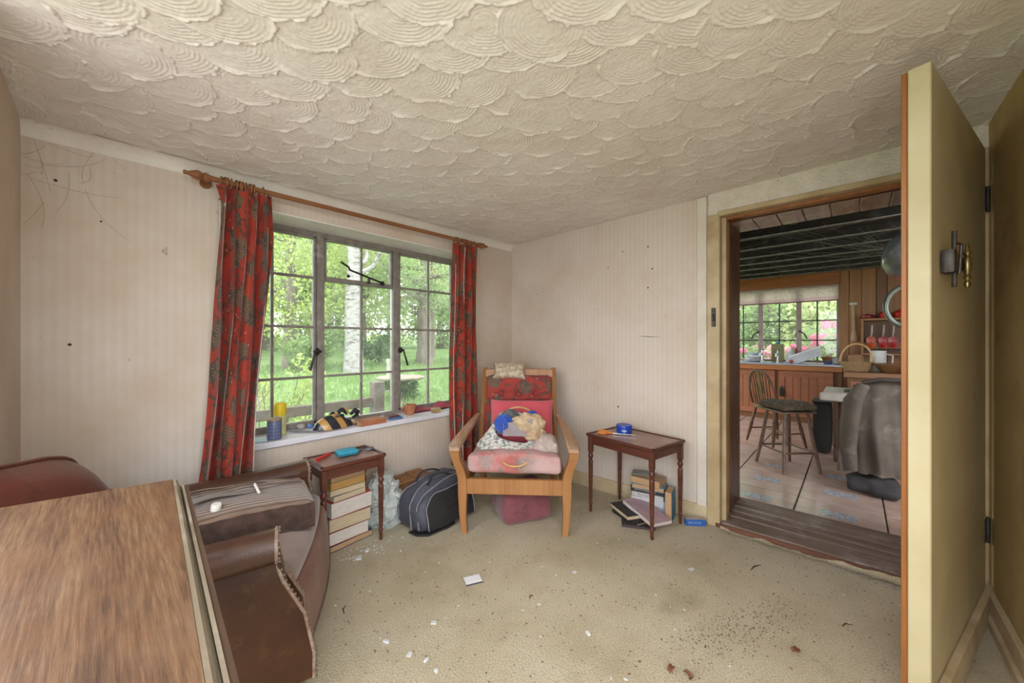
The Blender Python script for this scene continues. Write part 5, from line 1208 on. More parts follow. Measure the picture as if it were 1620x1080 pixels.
# ================================================================== sink unit
RW = wood('red_cabinet_wood', (.30, .115, .055), (.19, .065, .03), 2, 20, .42); RWH = wood('red_cabinet_rail', (.33, .125, .06), (.21, .07, .03), 1, 20, .42)
su = thing('sink_cabinet', 'reddish panelled wooden sink cabinet under the kitchen window', 'cabinet', (6.5, .95, KF))
b = MB(); b.b2(.06, .55, -.83, 1.2, 0, .73); b.obj('body', PLK2, su, 0)
b = MB(); b.b2(-.02, .05, -.84, 1.2, .725, .795, .005); b.obj('top_rail', wood('orange_edge_strip', (.40, .15, .045), (.27, .09, .025), 1, 20, .4), su)
b = MB(); b.b2(.07, .1, -.83, 1.2, 0, .07); b.obj('kick_board', mat('dark_kick', (.03, .02, .016)), su, 0)
for (y0, y1) in ((-.75, -.15), (-.11, .45), (.49, 1.15)):
    dr = MB(); 
    for (a, c, z0, z1) in ((y0, y1, .63, .72), (y0, y1, .08, .16)): dr.b2(.028, .055, a, c, z0, z1, .004)
    for (a, c) in ((y0, y0+.075), (y1-.075, y1)): dr.b2(.028, .055, a, c, .16, .63, .004)
    dd = dr.obj('door', RWH, su)
    n_ = 5
    for k in range(n_):
        p0 = y0+.075+(y1-y0-.15)*k/n_; p1 = y0+.075+(y1-y0-.15)*(k+1)/n_
        q = MB(); q.b2(.036, .052, p0+.0015, p1-.0015, .155, .635, .003); q.obj('plank', RW if k % 2 else RWH, dd)
    hp = MB(); hp.prism([(-.03, -.07), (.03, -.07), (.03, .03), (.015, .06), (0, .085), (-.015, .06), (-.03, .03)], 0, .008, M=T(.026, y1-.04, .42) @ Rz(-PI/2) @ Rx(PI/2)); hp.tube([(.01, y1-.04, .44), (-.01, y1-.04, .42), (-.01, y1-.04, .38), (.01, y1-.04, .36)], .007, 8); hp.obj('iron_handle', IRON, dd)
b = MB(); b.b2(6.46, 7.06, .10, 2.15, .846, .872, .004); tag(b.obj('worktop', mat('steel_worktop', (.42, .44, .50), (.34, .36, .42), .3, 9, metal=.4)), 'grey-blue steel worktop with sink under the kitchen window', 'worktop')
CH = mat('chrome', (.7, .7, .72), (.6, .6, .62), .15, metal=1)
for (x, y, lb) in ((6.78, 1.036, 'left chrome tap behind the sink'), (6.78, .84, 'right chrome tap next to the green carton')):
    t = thing('tap', lb, 'tap', (x, y, .8725), 0, 'kitchen taps'); b = MB(); b.lathe([(0, 0), (.026, 0), (.026, .008), (.014, .015), (.013, .13), (.018, .135), (.018, .15), (0, .155)], 14); b.tube([(0, 0, .11), (-.06, 0, .135), (-.13, 0, .12), (-.135, 0, .085)], .012, 10); b.obj('body', CH, t)
    b = MB(); b.tube([(0, 0, .15), (0, 0, .19)], .007, 8); b.tube([(-.03, 0, .185), (.03, 0, .185)], .009, 8); b.tube([(0, -.03, .185), (0, .03, .185)], .009, 8); b.obj('cross_head', CH, t)
t = thing('juice_carton', 'green and brown carton with blue cap at the kitchen window', 'carton', (6.95, .86, .8725))
b = MB(); b.b2(-.05, .05, -.075, .075, 0, .27, .004); b.obj('body', mat('green_brown_carton', (.16, .20, .07), (.20, .12, .07), .5, 14), t)
b = MB(); b.lathe([(0, .27), (.03, .27), (.03, .295), (0, .296)], 14); b.obj('cap', mat('blue_cap', (.03, .25, .42)), t)
t = thing('plastic_bottle', 'clear white plastic bottle beside the carton at the kitchen window', 'bottle', (6.92, .695, .8725))
b = MB(); b.lathe([(0, 0), (.06, 0), (.065, .01), (.065, .11), (.05, .14), (.02, .165), (.018, .19), (0, .19)], 18); b.obj('body', mat('milky_plastic', (.72, .74, .76), rough=.3), t)
b = MB(); b.lathe([(0, .19), (.021, .19), (.021, .21), (0, .212)], 14); b.obj('cap', WHITE, t)
t = thing('sauce_bottle', 'slim red bottle against the kitchen window mullion', 'bottle', (6.95, .635, .8725)); b = MB(); b.lathe([(0, 0), (.024, 0), (.024, .13), (.014, .17), (0, .17)], 14); b.obj('body', mat('red_bottle', (.5, .04, .05)), t); b = MB(); b.lathe([(0, .17), (.015, .17), (.013, .2), (0, .2)], 12); b.obj('cap', mat('dark_red_cap', (.3, .03, .03)), t)
t = thing('washing_up_bowl', 'white plastic tub tipped on its side on the worktop', 'tub', (6.70, .50, .965), rot=(math.radians(-24), 0, .1))
def tub(u, v):
    k = 1-.15*(1-v); return (0, 0, 0)
b = MB(); ho = [(-.14, -.19), (.14, -.19), (.14, .19), (-.14, .19)]; hi_ = [(-.115, -.16), (.115, -.16), (.115, .16), (-.115, .16)]
b.add([(x, y, .07) for x, y in ho]+[(x, y, -.045) for x, y in hi_]+[(x*.95, y*.96, .07) for x, y in ho]+[(x*.94, y*.95, -.035) for x, y in hi_],
      [(4, 7, 6, 5)]+[(k, 4+k, 4+(k+1) % 4, (k+1) % 4) for k in range(4)]+[(8+k, 8+(k+1) % 4, 12+(k+1) % 4, 12+k) for k in range(4)]+[(12, 13, 14, 15)]+[(k, (k+1) % 4, 8+(k+1) % 4, 8+k) for k in range(4)]); b.obj('body', mat('white_plastic_tub', (.70, .72, .78), rough=.35), t, 30)
b = MB(); b.tube([(x, y, .07) for x, y in ho], .008, 8, closed=True); b.obj('rim', mat('white_plastic_rim', (.75, .77, .82), rough=.35), t)
b = MB(); b.ball((0, 0, .026), (.026, .026, .026), 14, 9); tag(b.obj('tomato', mat('red_ball', (.55, .05, .05), rough=.35), loc=(6.56, .66, .8725)), 'round red ball on the worktop left of the white tub', 'ball')
b = MB(); b.lathe([(0, 0), (.05, 0), (.085, .09), (.08, .092), (.045, .012), (0, .01)], 18); tag(b.obj('plant_pot', TERR, loc=(6.88, .265, .8725)), 'terracotta bowl at the right end of the worktop', 'bowl')
b = MB(); b.lathe([(0, 0), (.035, 0), (.04, .08), (.036, .08), (.032, .008), (0, .008)], 16); b.tube([(.038, 0, .06), (.062, 0, .05), (.058, 0, .025), (.036, 0, .02)], .005, 6); tag(b.obj('cup', mat('pale_china', (.66, .66, .72), rough=.3), loc=(6.80, .19, .8725)), 'pale china cup at the worktop corner', 'cup')
b = MB(); b.b2(-.03, .03, -.035, .035, 0, .045, .004); tag(b.obj('sponge_box', mat('dark_blue_box', (.04, .07, .18)), loc=(6.57, .262, .8725)), 'dark blue box on the worktop front edge', 'box')
b = MB(); b.ball((0, 0, .028), (.06, .05, .03), 16, 9); tag(b.obj('scourer', mat('grey_wool_scourer', (.36, .33, .30), rough=.9), loc=(6.58, .165, .8725)), 'grey rounded scourer on the worktop corner', 'scourer')
t = thing('dish_rack', 'pile of white dishes left of the taps by the sink', 'dishes', (6.86, 1.16, .8725)); 
for k in range(4): b = MB(); b.lathe([(0, 0), (.07, 0), (.125, .016), (.122, .02), (.07, .006), (0, .006)], 22); b.obj('plate', mat('white_china', (.74, .74, .76), rough=.25), t, loc=(0.0, .02*math.sin(k*2), .02*k))
b = MB(); b.lathe([(0, .085), (.05, .085), (.075, .13), (.071, .13), (.045, .092), (0, .092)], 20); b.obj('bowl', mat('blue_china', (.45, .52, .66), rough=.25), t)
# ================================================================== shelf with red pans, wooden paddle
SHW = wood('shelf_wood', (.33, .15, .05), (.22, .09, .028), 1, 20, .45)
sh = thing('wall_shelf', 'open wooden wall shelf holding red enamel pans', 'shelf', (6.88, -.45, 1.0))
b = MB(); b.b2(-.10, .115, -.40, .385, .455, .485, .003); b.obj('top_board', SHW, sh)
b = MB(); b.b2(-.10, .115, -.40, .385, 0, .03, .003); b.obj('bottom_board', SHW, sh)
for y in (-.40, .355): b = MB(); b.b2(-.10, .115, y, y+.028, .03, .455, .003); b.obj('side_board', SHW, sh)
b = MB(); b.b2(-.06, -.04, -.37, .355, .085, .17, .003); b.obj('front_rail', SHW, sh)
b = MB(); b.b2(.10, .115, -.37, .355, .03, .455, .002); b.obj('back_board', PLK2, sh)
RE = mat('red_enamel', (.55, .03, .025), (.42, .02, .02), .25); OE = mat('orange_enamel', (.62, .10, .02), (.55, .07, .015), .25)
for k, (y, m_, lb) in enumerate(((-.165, OE, 'orange-red enamel pan hanging first on the shelf'), (-.275, RE, 'deep red enamel pan hanging second on the shelf'), (-.365, RE, 'deep red enamel pan hanging third on the shelf'))):
    t = thing('saucepan', lb, 'pan', (6.80, y, 1.10), 0, 'red pans in the wall shelf')
    b = MB(); b.lathe([(0, -.03), (.042, -.03), (.046, -.022), (.046, .025), (.05, .03), (.044, .03), (.042, -.02), (0, -.022)], 20, M=T(0, 0, .095) @ Ry(-PI/2)); b.lathe([(0, -.02), (.036, -.02), (.04, .02), (.036, .02), (0, -.012)], 18, M=T(-.01, .0, .035) @ Ry(-PI/2)); b.obj('pan', m_, t)
    b = MB(); b.tube([(0, 0, .135), (-.01, -.008, .20), (0, -.012, .295)], [.007, .010, .009], 8); b.obj('handle', mat('pale_pan_handle', (.50, .42, .34), rough=.4), t)
for (y, rx, rz, m_, nm, lb) in ((-.135, .085, .035, mat('maroon_enamel', (.28, .02, .03), rough=.3), 'casserole_dish', 'low maroon casserole on the left of the wall shelf'), (-.30, .062, .06, RE, 'enamel_pot', 'red enamel pot in the middle on top of the wall shelf'), (-.435, .06, .062, RE, 'enamel_pot', 'bright red enamel pot at the right on top of the wall shelf')):
    t = thing(nm, lb, 'pot', (6.86, y, 1.4855)); b = MB(); b.lathe([(0, 0), (rx*.8, 0), (rx, rz*.4), (rx, rz*.9), (rx*1.04, rz), (0, rz)], 22); b.obj('body', m_, t)
    b = MB(); b.lathe([(rx*1.05, rz*1.01), (rx*.7, rz*1.35), (.012, rz*1.55), (.018, rz*1.75), (0, rz*1.85)], 22); b.obj('lid', m_, t)
t = thing('wooden_paddle', 'long pale wooden paddle hung on the plank wall', 'paddle', (6.985, .0, 1.19))
b = MB(); b.tube([(0, 0, 0), (0, .0, .06), (0, .004, .14), (0, .008, .36), (0, .012, .50)], [.032, .036, .018, .016, .02], 10, flat=.5); b.obj('shaft', mat('pale_ash', (.50, .33, .19)), t)
b = MB(); b.b2(-.02, .02, -.035, .055, .495, .53, .008); b.obj('hook', mat('white_hook', (.6, .58, .55)), t)
# ================================================================== side unit with basket, bowl
un = thing('kitchen_sideboard', 'wooden sideboard with thick top in the kitchen beyond the coat', 'sideboard', (5.58, -.50, KF)); 
b = MB(); b.b2(-.38, .30, -.55, .58, .755, .815, .006); b.obj('top', wood('sideboard_top', (.25, .115, .05), (.16, .065, .025), 1, 18, .4), un)
b = MB(); b.b2(-.33, .28, -.53, .55, .06, .755, .004); b.obj('body', PLK2, un)
b = MB(); b.b2(-.35, -.335, -.50, .0, .10, .72, .004); b.b2(-.35, -.335, .03, .53, .10, .72, .004); b.obj('door', RW, un)
UZ = KF+.8155
WICK = mat('wicker', (.42, .27, .14), (.22, .13, .06), .7, 55, stretch=(1, 1, 4), bump=.6, bscale=80, bdist=.01)
t = thing('wicker_basket', 'wicker basket with tall hoop handle on the kitchen sideboard', 'basket', (5.40, -.02, UZ))
b = MB(); b.lathe([(0, 0), (.095, 0), (.12, .05), (.135, .10), (.128, .10), (.11, .05), (.09, .01), (0, .01)], 26); b.obj('body', WICK, t)
for k in range(5): b = MB(); r = .10+.008*k; b.tube([((r+.002+.004*math.sin(a*13))*math.cos(a), (r+.002+.004*math.sin(a*13))*math.sin(a), .012+.02*k) for a in np.linspace(0, 2*PI, 53)[:-1]], .005, 5, closed=True); b.obj('weave_strand', WICK, t)
b = MB(); b.tube([(0, .132*math.cos(a), .09+.20*math.sin(a)) for a in np.linspace(0, PI, 24)], .009, 8); b.obj('handle', CANE, t)
t = thing('wooden_bowl', 'wide turned wooden bowl in front of the basket', 'bowl', (5.335, -.265, UZ)); b = MB(); b.lathe([(0, 0), (.05, 0), (.085, .03), (.118, .085), (.112, .085), (.078, .034), (0, .014)], 28); b.obj('bowl', wood('turned_bowl_wood', (.20, .10, .045), (.12, .055, .022), 1, 18, .35), t); b = MB(); b.tube([(.116*math.cos(a), .116*math.sin(a), .086) for a in np.linspace(0, 2*PI, 33)[:-1]], .004, 6, closed=True); b.obj('rim', mat('bowl_rim', (.24, .13, .06)), t)
t = thing('pitcher', 'white enamel jug on the kitchen sideboard behind the bowl', 'jug', (5.58, -.19, UZ)); b = MB(); b.lathe([(0, 0), (.06, 0), (.065, .01), (.065, .21), (.068, .215), (.06, .215), (.057, .012), (0, .012)], 22); b.obj('body', mat('enamel_white', (.74, .74, .74), rough=.3), t); b = MB(); b.tube([(0, -.064, .18), (0, -.11, .165), (0, -.105, .07), (0, -.064, .05)], .007, 8); b.obj('handle', mat('enamel_white', (.74, .74, .74)), t)
b = MB(); b.rbox((0, 0, .085), (.16, .13, .17), .03, 8, lambda x, y, z: (x+nz3((x, y, z), 18, .02), y+nz3((x, y, z), 18, .02, 4), z)); tag(b.obj('paper_sack', mat('brown_paper_sack', (.34, .19, .10), (.25, .13, .07), .8, 12), loc=(5.69, -.02, UZ), smooth=25), 'crumpled brown paper sack behind the basket', 'sack')
t = thing('glass_dish', 'glass lidded dish at the right end of the sideboard', 'dish', (5.33, -.48, UZ)); GD = mat('greyish_glass', (.45, .47, .46), rough=.12); b = MB(); b.lathe([(0, 0), (.06, 0), (.085, .04), (.08, .04), (.055, .008), (0, .008)], 22); b.obj('body', GD, t); b = MB(); b.lathe([(.086, .041), (.05, .065), (.012, .07), (.018, .09), (0, .098)], 22); b.obj('lid', GD, t)
# ================================================================== pale topped desk with turned legs
dk = thing('kitchen_table', 'small kitchen table with pale scrubbed top and turned dark legs', 'table', (4.95, -.22, KF))
b = MB(); b.b2(-.38, .20, -.50, .44, .625, .655, .008); b.b2(-.40, -.37, -.50, .46, .575, .653, .012); b.obj('table_top', mat('scrubbed_pale_top', (.50, .46, .42), (.40, .36, .32), .5, 8), dk)
b = MB(); b.b2(-.32, .20, .33, .36, .52, .625, .003); b.b2(-.32, .20, -.46, -.43, .52, .625, .003); b.obj('apron', mat('dark_table_wood', (.07, .035, .022), rough=.4), dk)
for (x, y) in ((-.30, .345), (-.30, -.445), (.19, .345), (.19, -.445)):
    b = MB(); b.lathe([(0, 0), (.016, 0), (.02, .02), (.022, .1), (.014, .12), (.024, .15), (.02, .2), (.026, .32), (.016, .36), (.024, .39), (.016, .42), (.022, .45), (.022, .58), (0, .58)], 14, (x, y, 0)); b.obj('leg', mat('dark_table_wood', (.07, .035, .022)), dk)
b = MB(); b.rbox((0, 0, .012), (.15, .10, .022), .008, 4); b.rbox((.06, -.03, .026), (.07, .05, .01), .004, 3); tag(b.obj('wallet', mat('black_wallet', (.035, .032, .032), rough=.45), loc=(4.72, .02, KF+.656)), 'black wallet on the pale kitchen table', 'wallet')
t = thing('waste_bin', 'black bin standing under the pale kitchen table', 'bin', (5.03, .24, KF)); b = MB(); b.rbox((0, 0, .26), (.30, .15, .50), .03, 6); b.obj('body', mat('black_bin', (.014, .013, .013), rough=.75), t); b = MB(); b.rbox((0, 0, .515), (.31, .16, .02), .008, 4); b.obj('lid', mat('black_bin', (.02, .02, .022)), t)
# ================================================================== coat over chair
cc = thing('ladder_back_chair', 'dark wooden chair hidden beneath the grey coat', 'chair', (3.98, -.20, KF))
DKW = mat('dark_chair_wood', (.08, .04, .025), rough=.4)
for (x, y, h_) in ((-.10, -.19, .80), (-.10, .19, .80), (.28, -.19, .42), (.28, .19, .42)):
    b = MB(); b.tube([(x, y, 0), (x, y, h_*.5), (x, y, h_)], [.016, .02, .016], 10); b.obj('leg', DKW, cc)
b = MB(); b.b2(-.12, .30, -.22, .22, .42, .445, .006); b.obj('seat', DKW, cc)
for z in (.55, .68, .78): b = MB(); b.b2(-.108, -.092, -.18, .18, z-.025, z+.025, .004); b.obj('back_slat', DKW, cc)
COAT = mat('grey_brown_waxed_cotton', (.125, .098, .08), (.08, .062, .05), .75, 5, bump=.25, bscale=14, bdist=.02, c3=(.20, .17, .15), s3=6)
co = thing('coat', 'grey-brown waxed coat draped over the kitchen chair', 'coat', (3.875, -.20, .19))
def coat(side):
    def f(u, v):     # u across, v top->hem
        hw = .165+.09*min(1, v*2.2)+.02*v; y = (u*2-1)*hw+.02*v
        sag = .03*abs(2*u-1)**2*(1-v)
        z = .70-v*.68-sag*(1 if v < .6 else .5); fold = .030*math.sin(u*15+v*2.5)*v**.6+.014*math.sin(u*33+v*5)*v
        xo = -.035-.075*math.sin(min(1, v*1.4)*PI/2) if side < 0 else .045+.05*v
        if v < .06: xo *= v/.06
        return (xo+fold*(1 if side < 0 else .6)+nz3((y, z, side), 7, .014), y, z)
    return f
b = MB(); b.grid(coat(-1), 40, 34); b.grid(lambda u, v: coat(1)(1-u, v), 40, 34); b.obj('body', COAT, co, 80)
b = MB(); b.tube([(-.05, .15, .66), (-.115, .205, .55), (-.135, .225, .38), (-.13, .235, .20), (-.12, .225, .04)], [.045, .065, .062, .058, .055], 14, flat=.7); b.v = [(x+nz3((x, y, z), 14, .014), y, z) for x, y, z in b.v]; b.obj('sleeve', COAT, co, 80)
b = MB(); b.tube([(-.03, -.15, .685), (-.045, -.05, .712), (-.045, .06, .712), (-.03, .155, .68)], .026, 10, flat=.6); b.obj('collar', mat('dark_coat_collar', (.075, .06, .05), rough=.9), co)
b = MB(); b.rbox((0, 0, .075), (.20, .30, .14), .05, 12, lambda x, y, z: (x+nz3((x, y, z), 12, .03), y+nz3((x, y, z), 12, .03, 3), z*(1-.25*(y > 0)))); tag(b.obj('dropped_trousers', mat('dark_grey_cloth', (.04, .037, .037), (.025, .023, .023), .9, 12), loc=(3.83, -.10, KF), smooth=60), 'dark grey cloth bundle on tiles beneath the coat', 'cloth')
# ================================================================== wheelback chair and stool
WB = wood('chair_elm', (.17, .08, .045), (.085, .038, .022), 2, 24, .3, worn=(.22, .14, .10))
wc = thing('wheelback_chair', 'dark wheelback chair in front of the sink cabinet', 'chair', (4.99, .64, KF), math.radians(48))
# local -y is forward... hoop stands at +y
b = MB(); pr = [(.20*math.cos(a)*(1+.06*math.sin(a)), .19*math.sin(a)) for a in np.linspace(0, 2*PI, 25)[:-1]]; b.prism(pr, .40, .432); b.obj('seat', WB, wc, 40)
hp = [(-.185, .12, .43)]+[(-.185*math.cos(a)*1.0, .15+.06*math.sin(a), .55+.27*math.sin(a)) for a in np.linspace(0, PI, 20)]+[(.185, .12, .43)]
b = MB(); b.tube(hp, .0125, 8); b.obj('hoop', WB, wc)
for x in (-.13, -.09, -.05, .05, .09, .13):
    zt = .55+.27*math.sqrt(max(0, 1-(x/.185)**2)); b = MB(); b.tube([(x*.85, .14, .43), (x, .15+.06*(zt-.55)/.27, zt)], .006, 6); b.obj('spindle', WB, wc)
b = MB(); b.prism([(-.022, -.19), (.022, -.19), (.018, -.06), (.03, -.05), (.018, .06), (.022, .19), (-.022, .19), (-.018, .06), (-.03, -.05), (-.018, -.06)], -.005, .005, M=T(0, .175, .62) @ Rx(math.radians(81))); b.tube([(.042*math.cos(a), .178, .64+.042*math.sin(a)) for a in np.linspace(0, 2*PI, 19)[:-1]], .006, 6, closed=True); b.obj('wheel_splat', WB, wc)
def turned(p, q, m, par, r=.016):
    p, q = Vector(p), Vector(q); b = MB(); ks = [(0, .6), (.08, .8), (.3, 1.1), (.5, 1.15), (.62, .8), (.66, 1.2), (.70, .8), (.85, 1), (1, .7)]
    b.tube([p.lerp(q, k) for k, _ in ks], [r*s_ for _, s_ in ks], 10); return b.obj('leg', m, par)
for (sx, sy) in ((-1, -1), (1, -1), (-1, 1), (1, 1)): turned((sx*.19, sy*.19, 0), (sx*.13, sy*.12, .405), WB, wc)
for sx in (-1, 1): b = MB(); b.tube([(sx*.168, -.165, .15), (sx*.168, .165, .15)], .009, 8); b.obj('stretcher', WB, wc)
b = MB(); b.tube([(-.168, 0, .15), (.168, 0, .15)], .009, 8); b.obj('stretcher', WB, wc)
STP = mat('dark_tapestry_cushion', (.13, .095, .06), (.055, .042, .032), .9, 30, bump=.3, c3=(.20, .16, .12), s3=22)
st = thing('stool', 'dark four-legged chair seat with patterned cushion before the doorway', 'stool', (4.135, .445, KF), 0)
feet = [(-.24, -.005), (-.015, -.235), (.235, .005), (.025, .235)]
STL = mat('worn_stool_legs', (.20, .13, .10), (.12, .07, .05), .35, 20)
for (x, y) in feet: b = MB(); b.tube([(x, y, 0), (x*.82, y*.82, .22), (x*.62, y*.62, .51)], [.013, .016, .013], 10); b.obj('leg', STL, st)
def mix2(p, q, k, s_): return (p[0]*s_+(q[0]-p[0])*s_*k, p[1]*s_+(q[1]-p[1])*s_*k)
for a, c in ((0, 1), (1, 2), (2, 3), (3, 0)):
    b = MB(); b.tube([(*[q*.86 for q in feet[a]], .17), (*[q*.86 for q in feet[c]], .17)], .009, 8); b.obj('stretcher', STL, st)
b = MB(); b.rbox((0, 0, .515), (.30, .30, .02), .008, 4, M=Rz(math.radians(45))); b.obj('seat', STL, st)
b = MB(); b.rbox((0, 0, .555), (.315, .315, .06), .028, 10, lambda x, y, z: (x, y, z+(.018*(1-(x*x+y*y)/.05) if z > 0 else 0)+nz3((x, y, z), 14, .008)), M=Rz(math.radians(45))); b.obj('cushion', STP, st, 80)
# ================================================================== hanging lamp near the doorway
lp = thing('hanging_lamp', 'dusty glass lamp with curved pipe hanging by the kitchen doorway', 'lamp', (3.6, -.255, 1.28))
LG = mat('dusty_lamp_glass', (.20, .21, .21), (.08, .085, .085), .18, 7, spec=.7)
b = MB(); b.lathe([(.045, .335), (.09, .36), (.118, .42), (.122, .48), (.10, .56), (.05, .61), (.02, .63), (0, .635)], 28); b.obj('glass_shade', LG, lp)
b = MB(); b.lathe([(0, .265), (.022, .27), (.03, .285), (.018, .30), (.034, .315), (.046, .335), (0, .337)], 18); b.obj('red_gallery', mat('red_brass_gallery', (.42, .06, .05), rough=.35), lp)
b = MB(); b.tube([(0, 0, .63), (0, .01, .75), (0, 0, .90)], .005, 6); b.obj('suspension_cord', OLDIRON, lp)
b = MB(); b.tube([(0, -.01+.105*math.cos(a), .135+.135*math.sin(a)) for a in np.linspace(-1.75, 1.75, 30)], .016, 10); b.obj('curved_pipe', mat('tarnished_pipe', (.20, .22, .20), (.12, .13, .11), .3, 14, metal=.6), lp)
# cobwebs slung between beams and lamp
b = MB()
for i in range(54):
    x0 = random.uniform(3.5, 6.6); y0 = random.uniform(-.4, 1.2); p0 = Vector((x0, y0, 2.15)); p2 = Vector((x0+random.gauss(0, .3), y0+random.gauss(0, .4), 2.15)) if i % 3 else Vector((3.6, -.25, 1.80)); p0 = p0 if i % 3 else Vector((x0*.5+2.2, y0*.8, 2.15))
    mid = (p0+p2)/2-Vector((0, 0, .05+.05*random.random())); b.tube([p0.lerp(mid, t_)*(1-t_)+mid.lerp(p2, t_)*t_ for t_ in np.linspace(0, 1, 6)], .0011, 3, caps=False)
tag(b.obj('cobweb', mat('grey_cobweb', (.30, .29, .27), rough=1)), 'grey cobweb strands slung below the dark kitchen beams', 'cobweb', kind='stuff')
# ================================================================== garden
def m_leaf(name, c1, c2, tl=.45):
    n = NT(name); v = n.coord(); a = n.noise(v, 1.6, 5, .7); c = n.ramp(a.outputs['Fac'], [(.32, c2), (.68, c1)])
    n.col(c); n.set(Roughness=.6, Specular_IOR_Level=.3); tr = n.n('ShaderNodeBsdfTranslucent'); n.l(c, tr.inputs[0]); mx = n.n('ShaderNodeMixShader'); mx.inputs[0].default_value = tl
    n.l(n.bs.outputs[0], mx.inputs[1]); n.l(tr.outputs[0], mx.inputs[2]); n.l(mx.outputs[0], n.t.nodes['Material Output'].inputs[0]); return n.m
LF1 = m_leaf('fresh_beech_leaf', (.52, .58, .20), (.30, .42, .12)); LF2 = m_leaf('mid_green_leaf', (.36, .46, .19), (.18, .28, .10)); LF3 = m_leaf('pale_spring_leaf', (.58, .62, .33), (.40, .48, .20)); LF4 = m_leaf('dark_glossy_leaf', (.14, .25, .09), (.06, .13, .04), .25)
GRASSM = m_leaf('lawn_blades', (.25, .36, .13), (.18, .28, .09), .4)
def m_ground():
    n = NT('lawn_ground'); v = n.coord(); a = n.noise(v, .9, 6, .65); c = n.ramp(a.outputs['Fac'], [(.3, (.10, .16, .05)), (.55, (.18, .27, .10)), (.75, (.25, .33, .15))]); n.col(c); n.set(Roughness=.95, Specular_IOR_Level=.1); n.bump(n.noise(v, 14, 4).outputs['Fac'], .6, .05); return n.m
def gz(x, y): return -.10+.045*max(0, max(y-3.2, x-8.4))
b = MB()
def gf(u, v):
    x = -30+80*u; y = -30+80*v; return (x, y, gz(x, y)+.05*nz3((x, y, 0), .5))
b.grid(gf, 90, 90); struct(b.obj('floor_garden', m_ground()), 'grassy garden ground outside')
vs = []; fs = []
for i in range(26000):
    y = 2.9+11*random.random()**1.6; x = y*random.uniform(.0, 1.15); h_ = random.uniform(.05, .16); a = random.uniform(0, PI); w_ = random.uniform(.006, .012)*(1+y*.08); k = len(vs); z = gz(x, y)
    lx, ly = random.gauss(0, .04), random.gauss(0, .04); vs += [(x-w_*math.cos(a), y-w_*math.sin(a), z), (x+w_*math.cos(a), y+w_*math.sin(a), z), (x+lx, y+ly, z+h_)]; fs.append((k, k+1, k+2))
b = MB(); b.add(vs, fs); tag(b.obj('lawn_grass', GRASSM, smooth=0), 'long fresh green grass on the lawn outside the window', 'grass', kind='stuff')
def leaves(n, centers, size, seedflat=.6):
    """rhombic leaves scattered in ellipsoid clusters; centers = (x,y,z,rx,ry,rz)"""
    cs = np.array(centers); vol = (cs[:, 3]*cs[:, 4]*cs[:, 5])**.67; pk = RNG.choice(len(cs), n, p=vol/vol.sum()); c = cs[pk]
    d = RNG.normal(size=(n, 3)); d /= np.linalg.norm(d, axis=1)[:, None]; r = RNG.uniform(.25, 1, n)**.5
    p = c[:, :3]+d*r[:, None]*c[:, 3:6]
    a = RNG.normal(size=(n, 3)); a /= np.linalg.norm(a, axis=1)[:, None]; bq = RNG.normal(size=(n, 3)); bq -= (bq*a).sum(1)[:, None]*a; bq /= np.linalg.norm(bq, axis=1)[:, None]
    s = size*RNG.uniform(.6, 1.3, n)[:, None]; nn = np.cross(a, bq)*s*.18
    v = np.stack([p-a*s, p-bq*s*.5+nn, p+a*s, p+bq*s*.5+nn], 1).reshape(-1, 3); f = np.arange(4*n).reshape(n, 4); return v, f
def np_obj(name, v, f, m, parent):
    me = bpy.data.meshes.new(name); me.vertices.add(len(v)); me.vertices.foreach_set('co', v.astype(np.float32).ravel()); me.loops.add(f.size); me.loops.foreach_set('vertex_index', f.astype(np.int32).ravel()); me.polygons.add(len(f)); me.polygons.foreach_set('loop_start', np.arange(0, f.size, f.shape[1], dtype=np.int32)); me.update(calc_edges=True); me.materials.append(m)
    o = bpy.data.objects.new(name, me); COL.objects.link(o); o.parent = parent; return o
BARK = mat('grey_brown_bark', (.20, .165, .13), (.10, .08, .06), .9, 9, bump=.6, bscale=14, bdist=.05, stretch=(1, 1, .3))
def m_birch():
    n = NT('birch_bark'); a = n.noise(n.coord((1, 1, 2.2)), 5, 6, .7); b_ = n.noise(n.coord((1, 1, 5)), 3.2, 3); c = n.ramp(a.outputs['Fac'], [(.32, (.06, .05, .045)), (.46, (.30, .28, .265)), (.7, (.42, .40, .39))])
    c = n.mix(n.ramp(b_.outputs['Fac'], [(.62, (0, 0, 0)), (.68, (1, 1, 1))]), c, (.10, .085, .075)); n.col(c); n.set(Roughness=.85); n.bump(a.outputs['Fac'], .6, .05); return n.m
BIRCH = m_birch()
def branch_pts(p, d, L_, n=7, w=.12, droop=0.0):
    pts = [Vector(p)]; d = Vector(d).normalized()
    for i in range(n): d = (d+Vector((random.gauss(0, w), random.gauss(0, w), random.gauss(0, w)-droop))).normalized(); pts.append(pts[-1]+d*L_/n)
    return pts
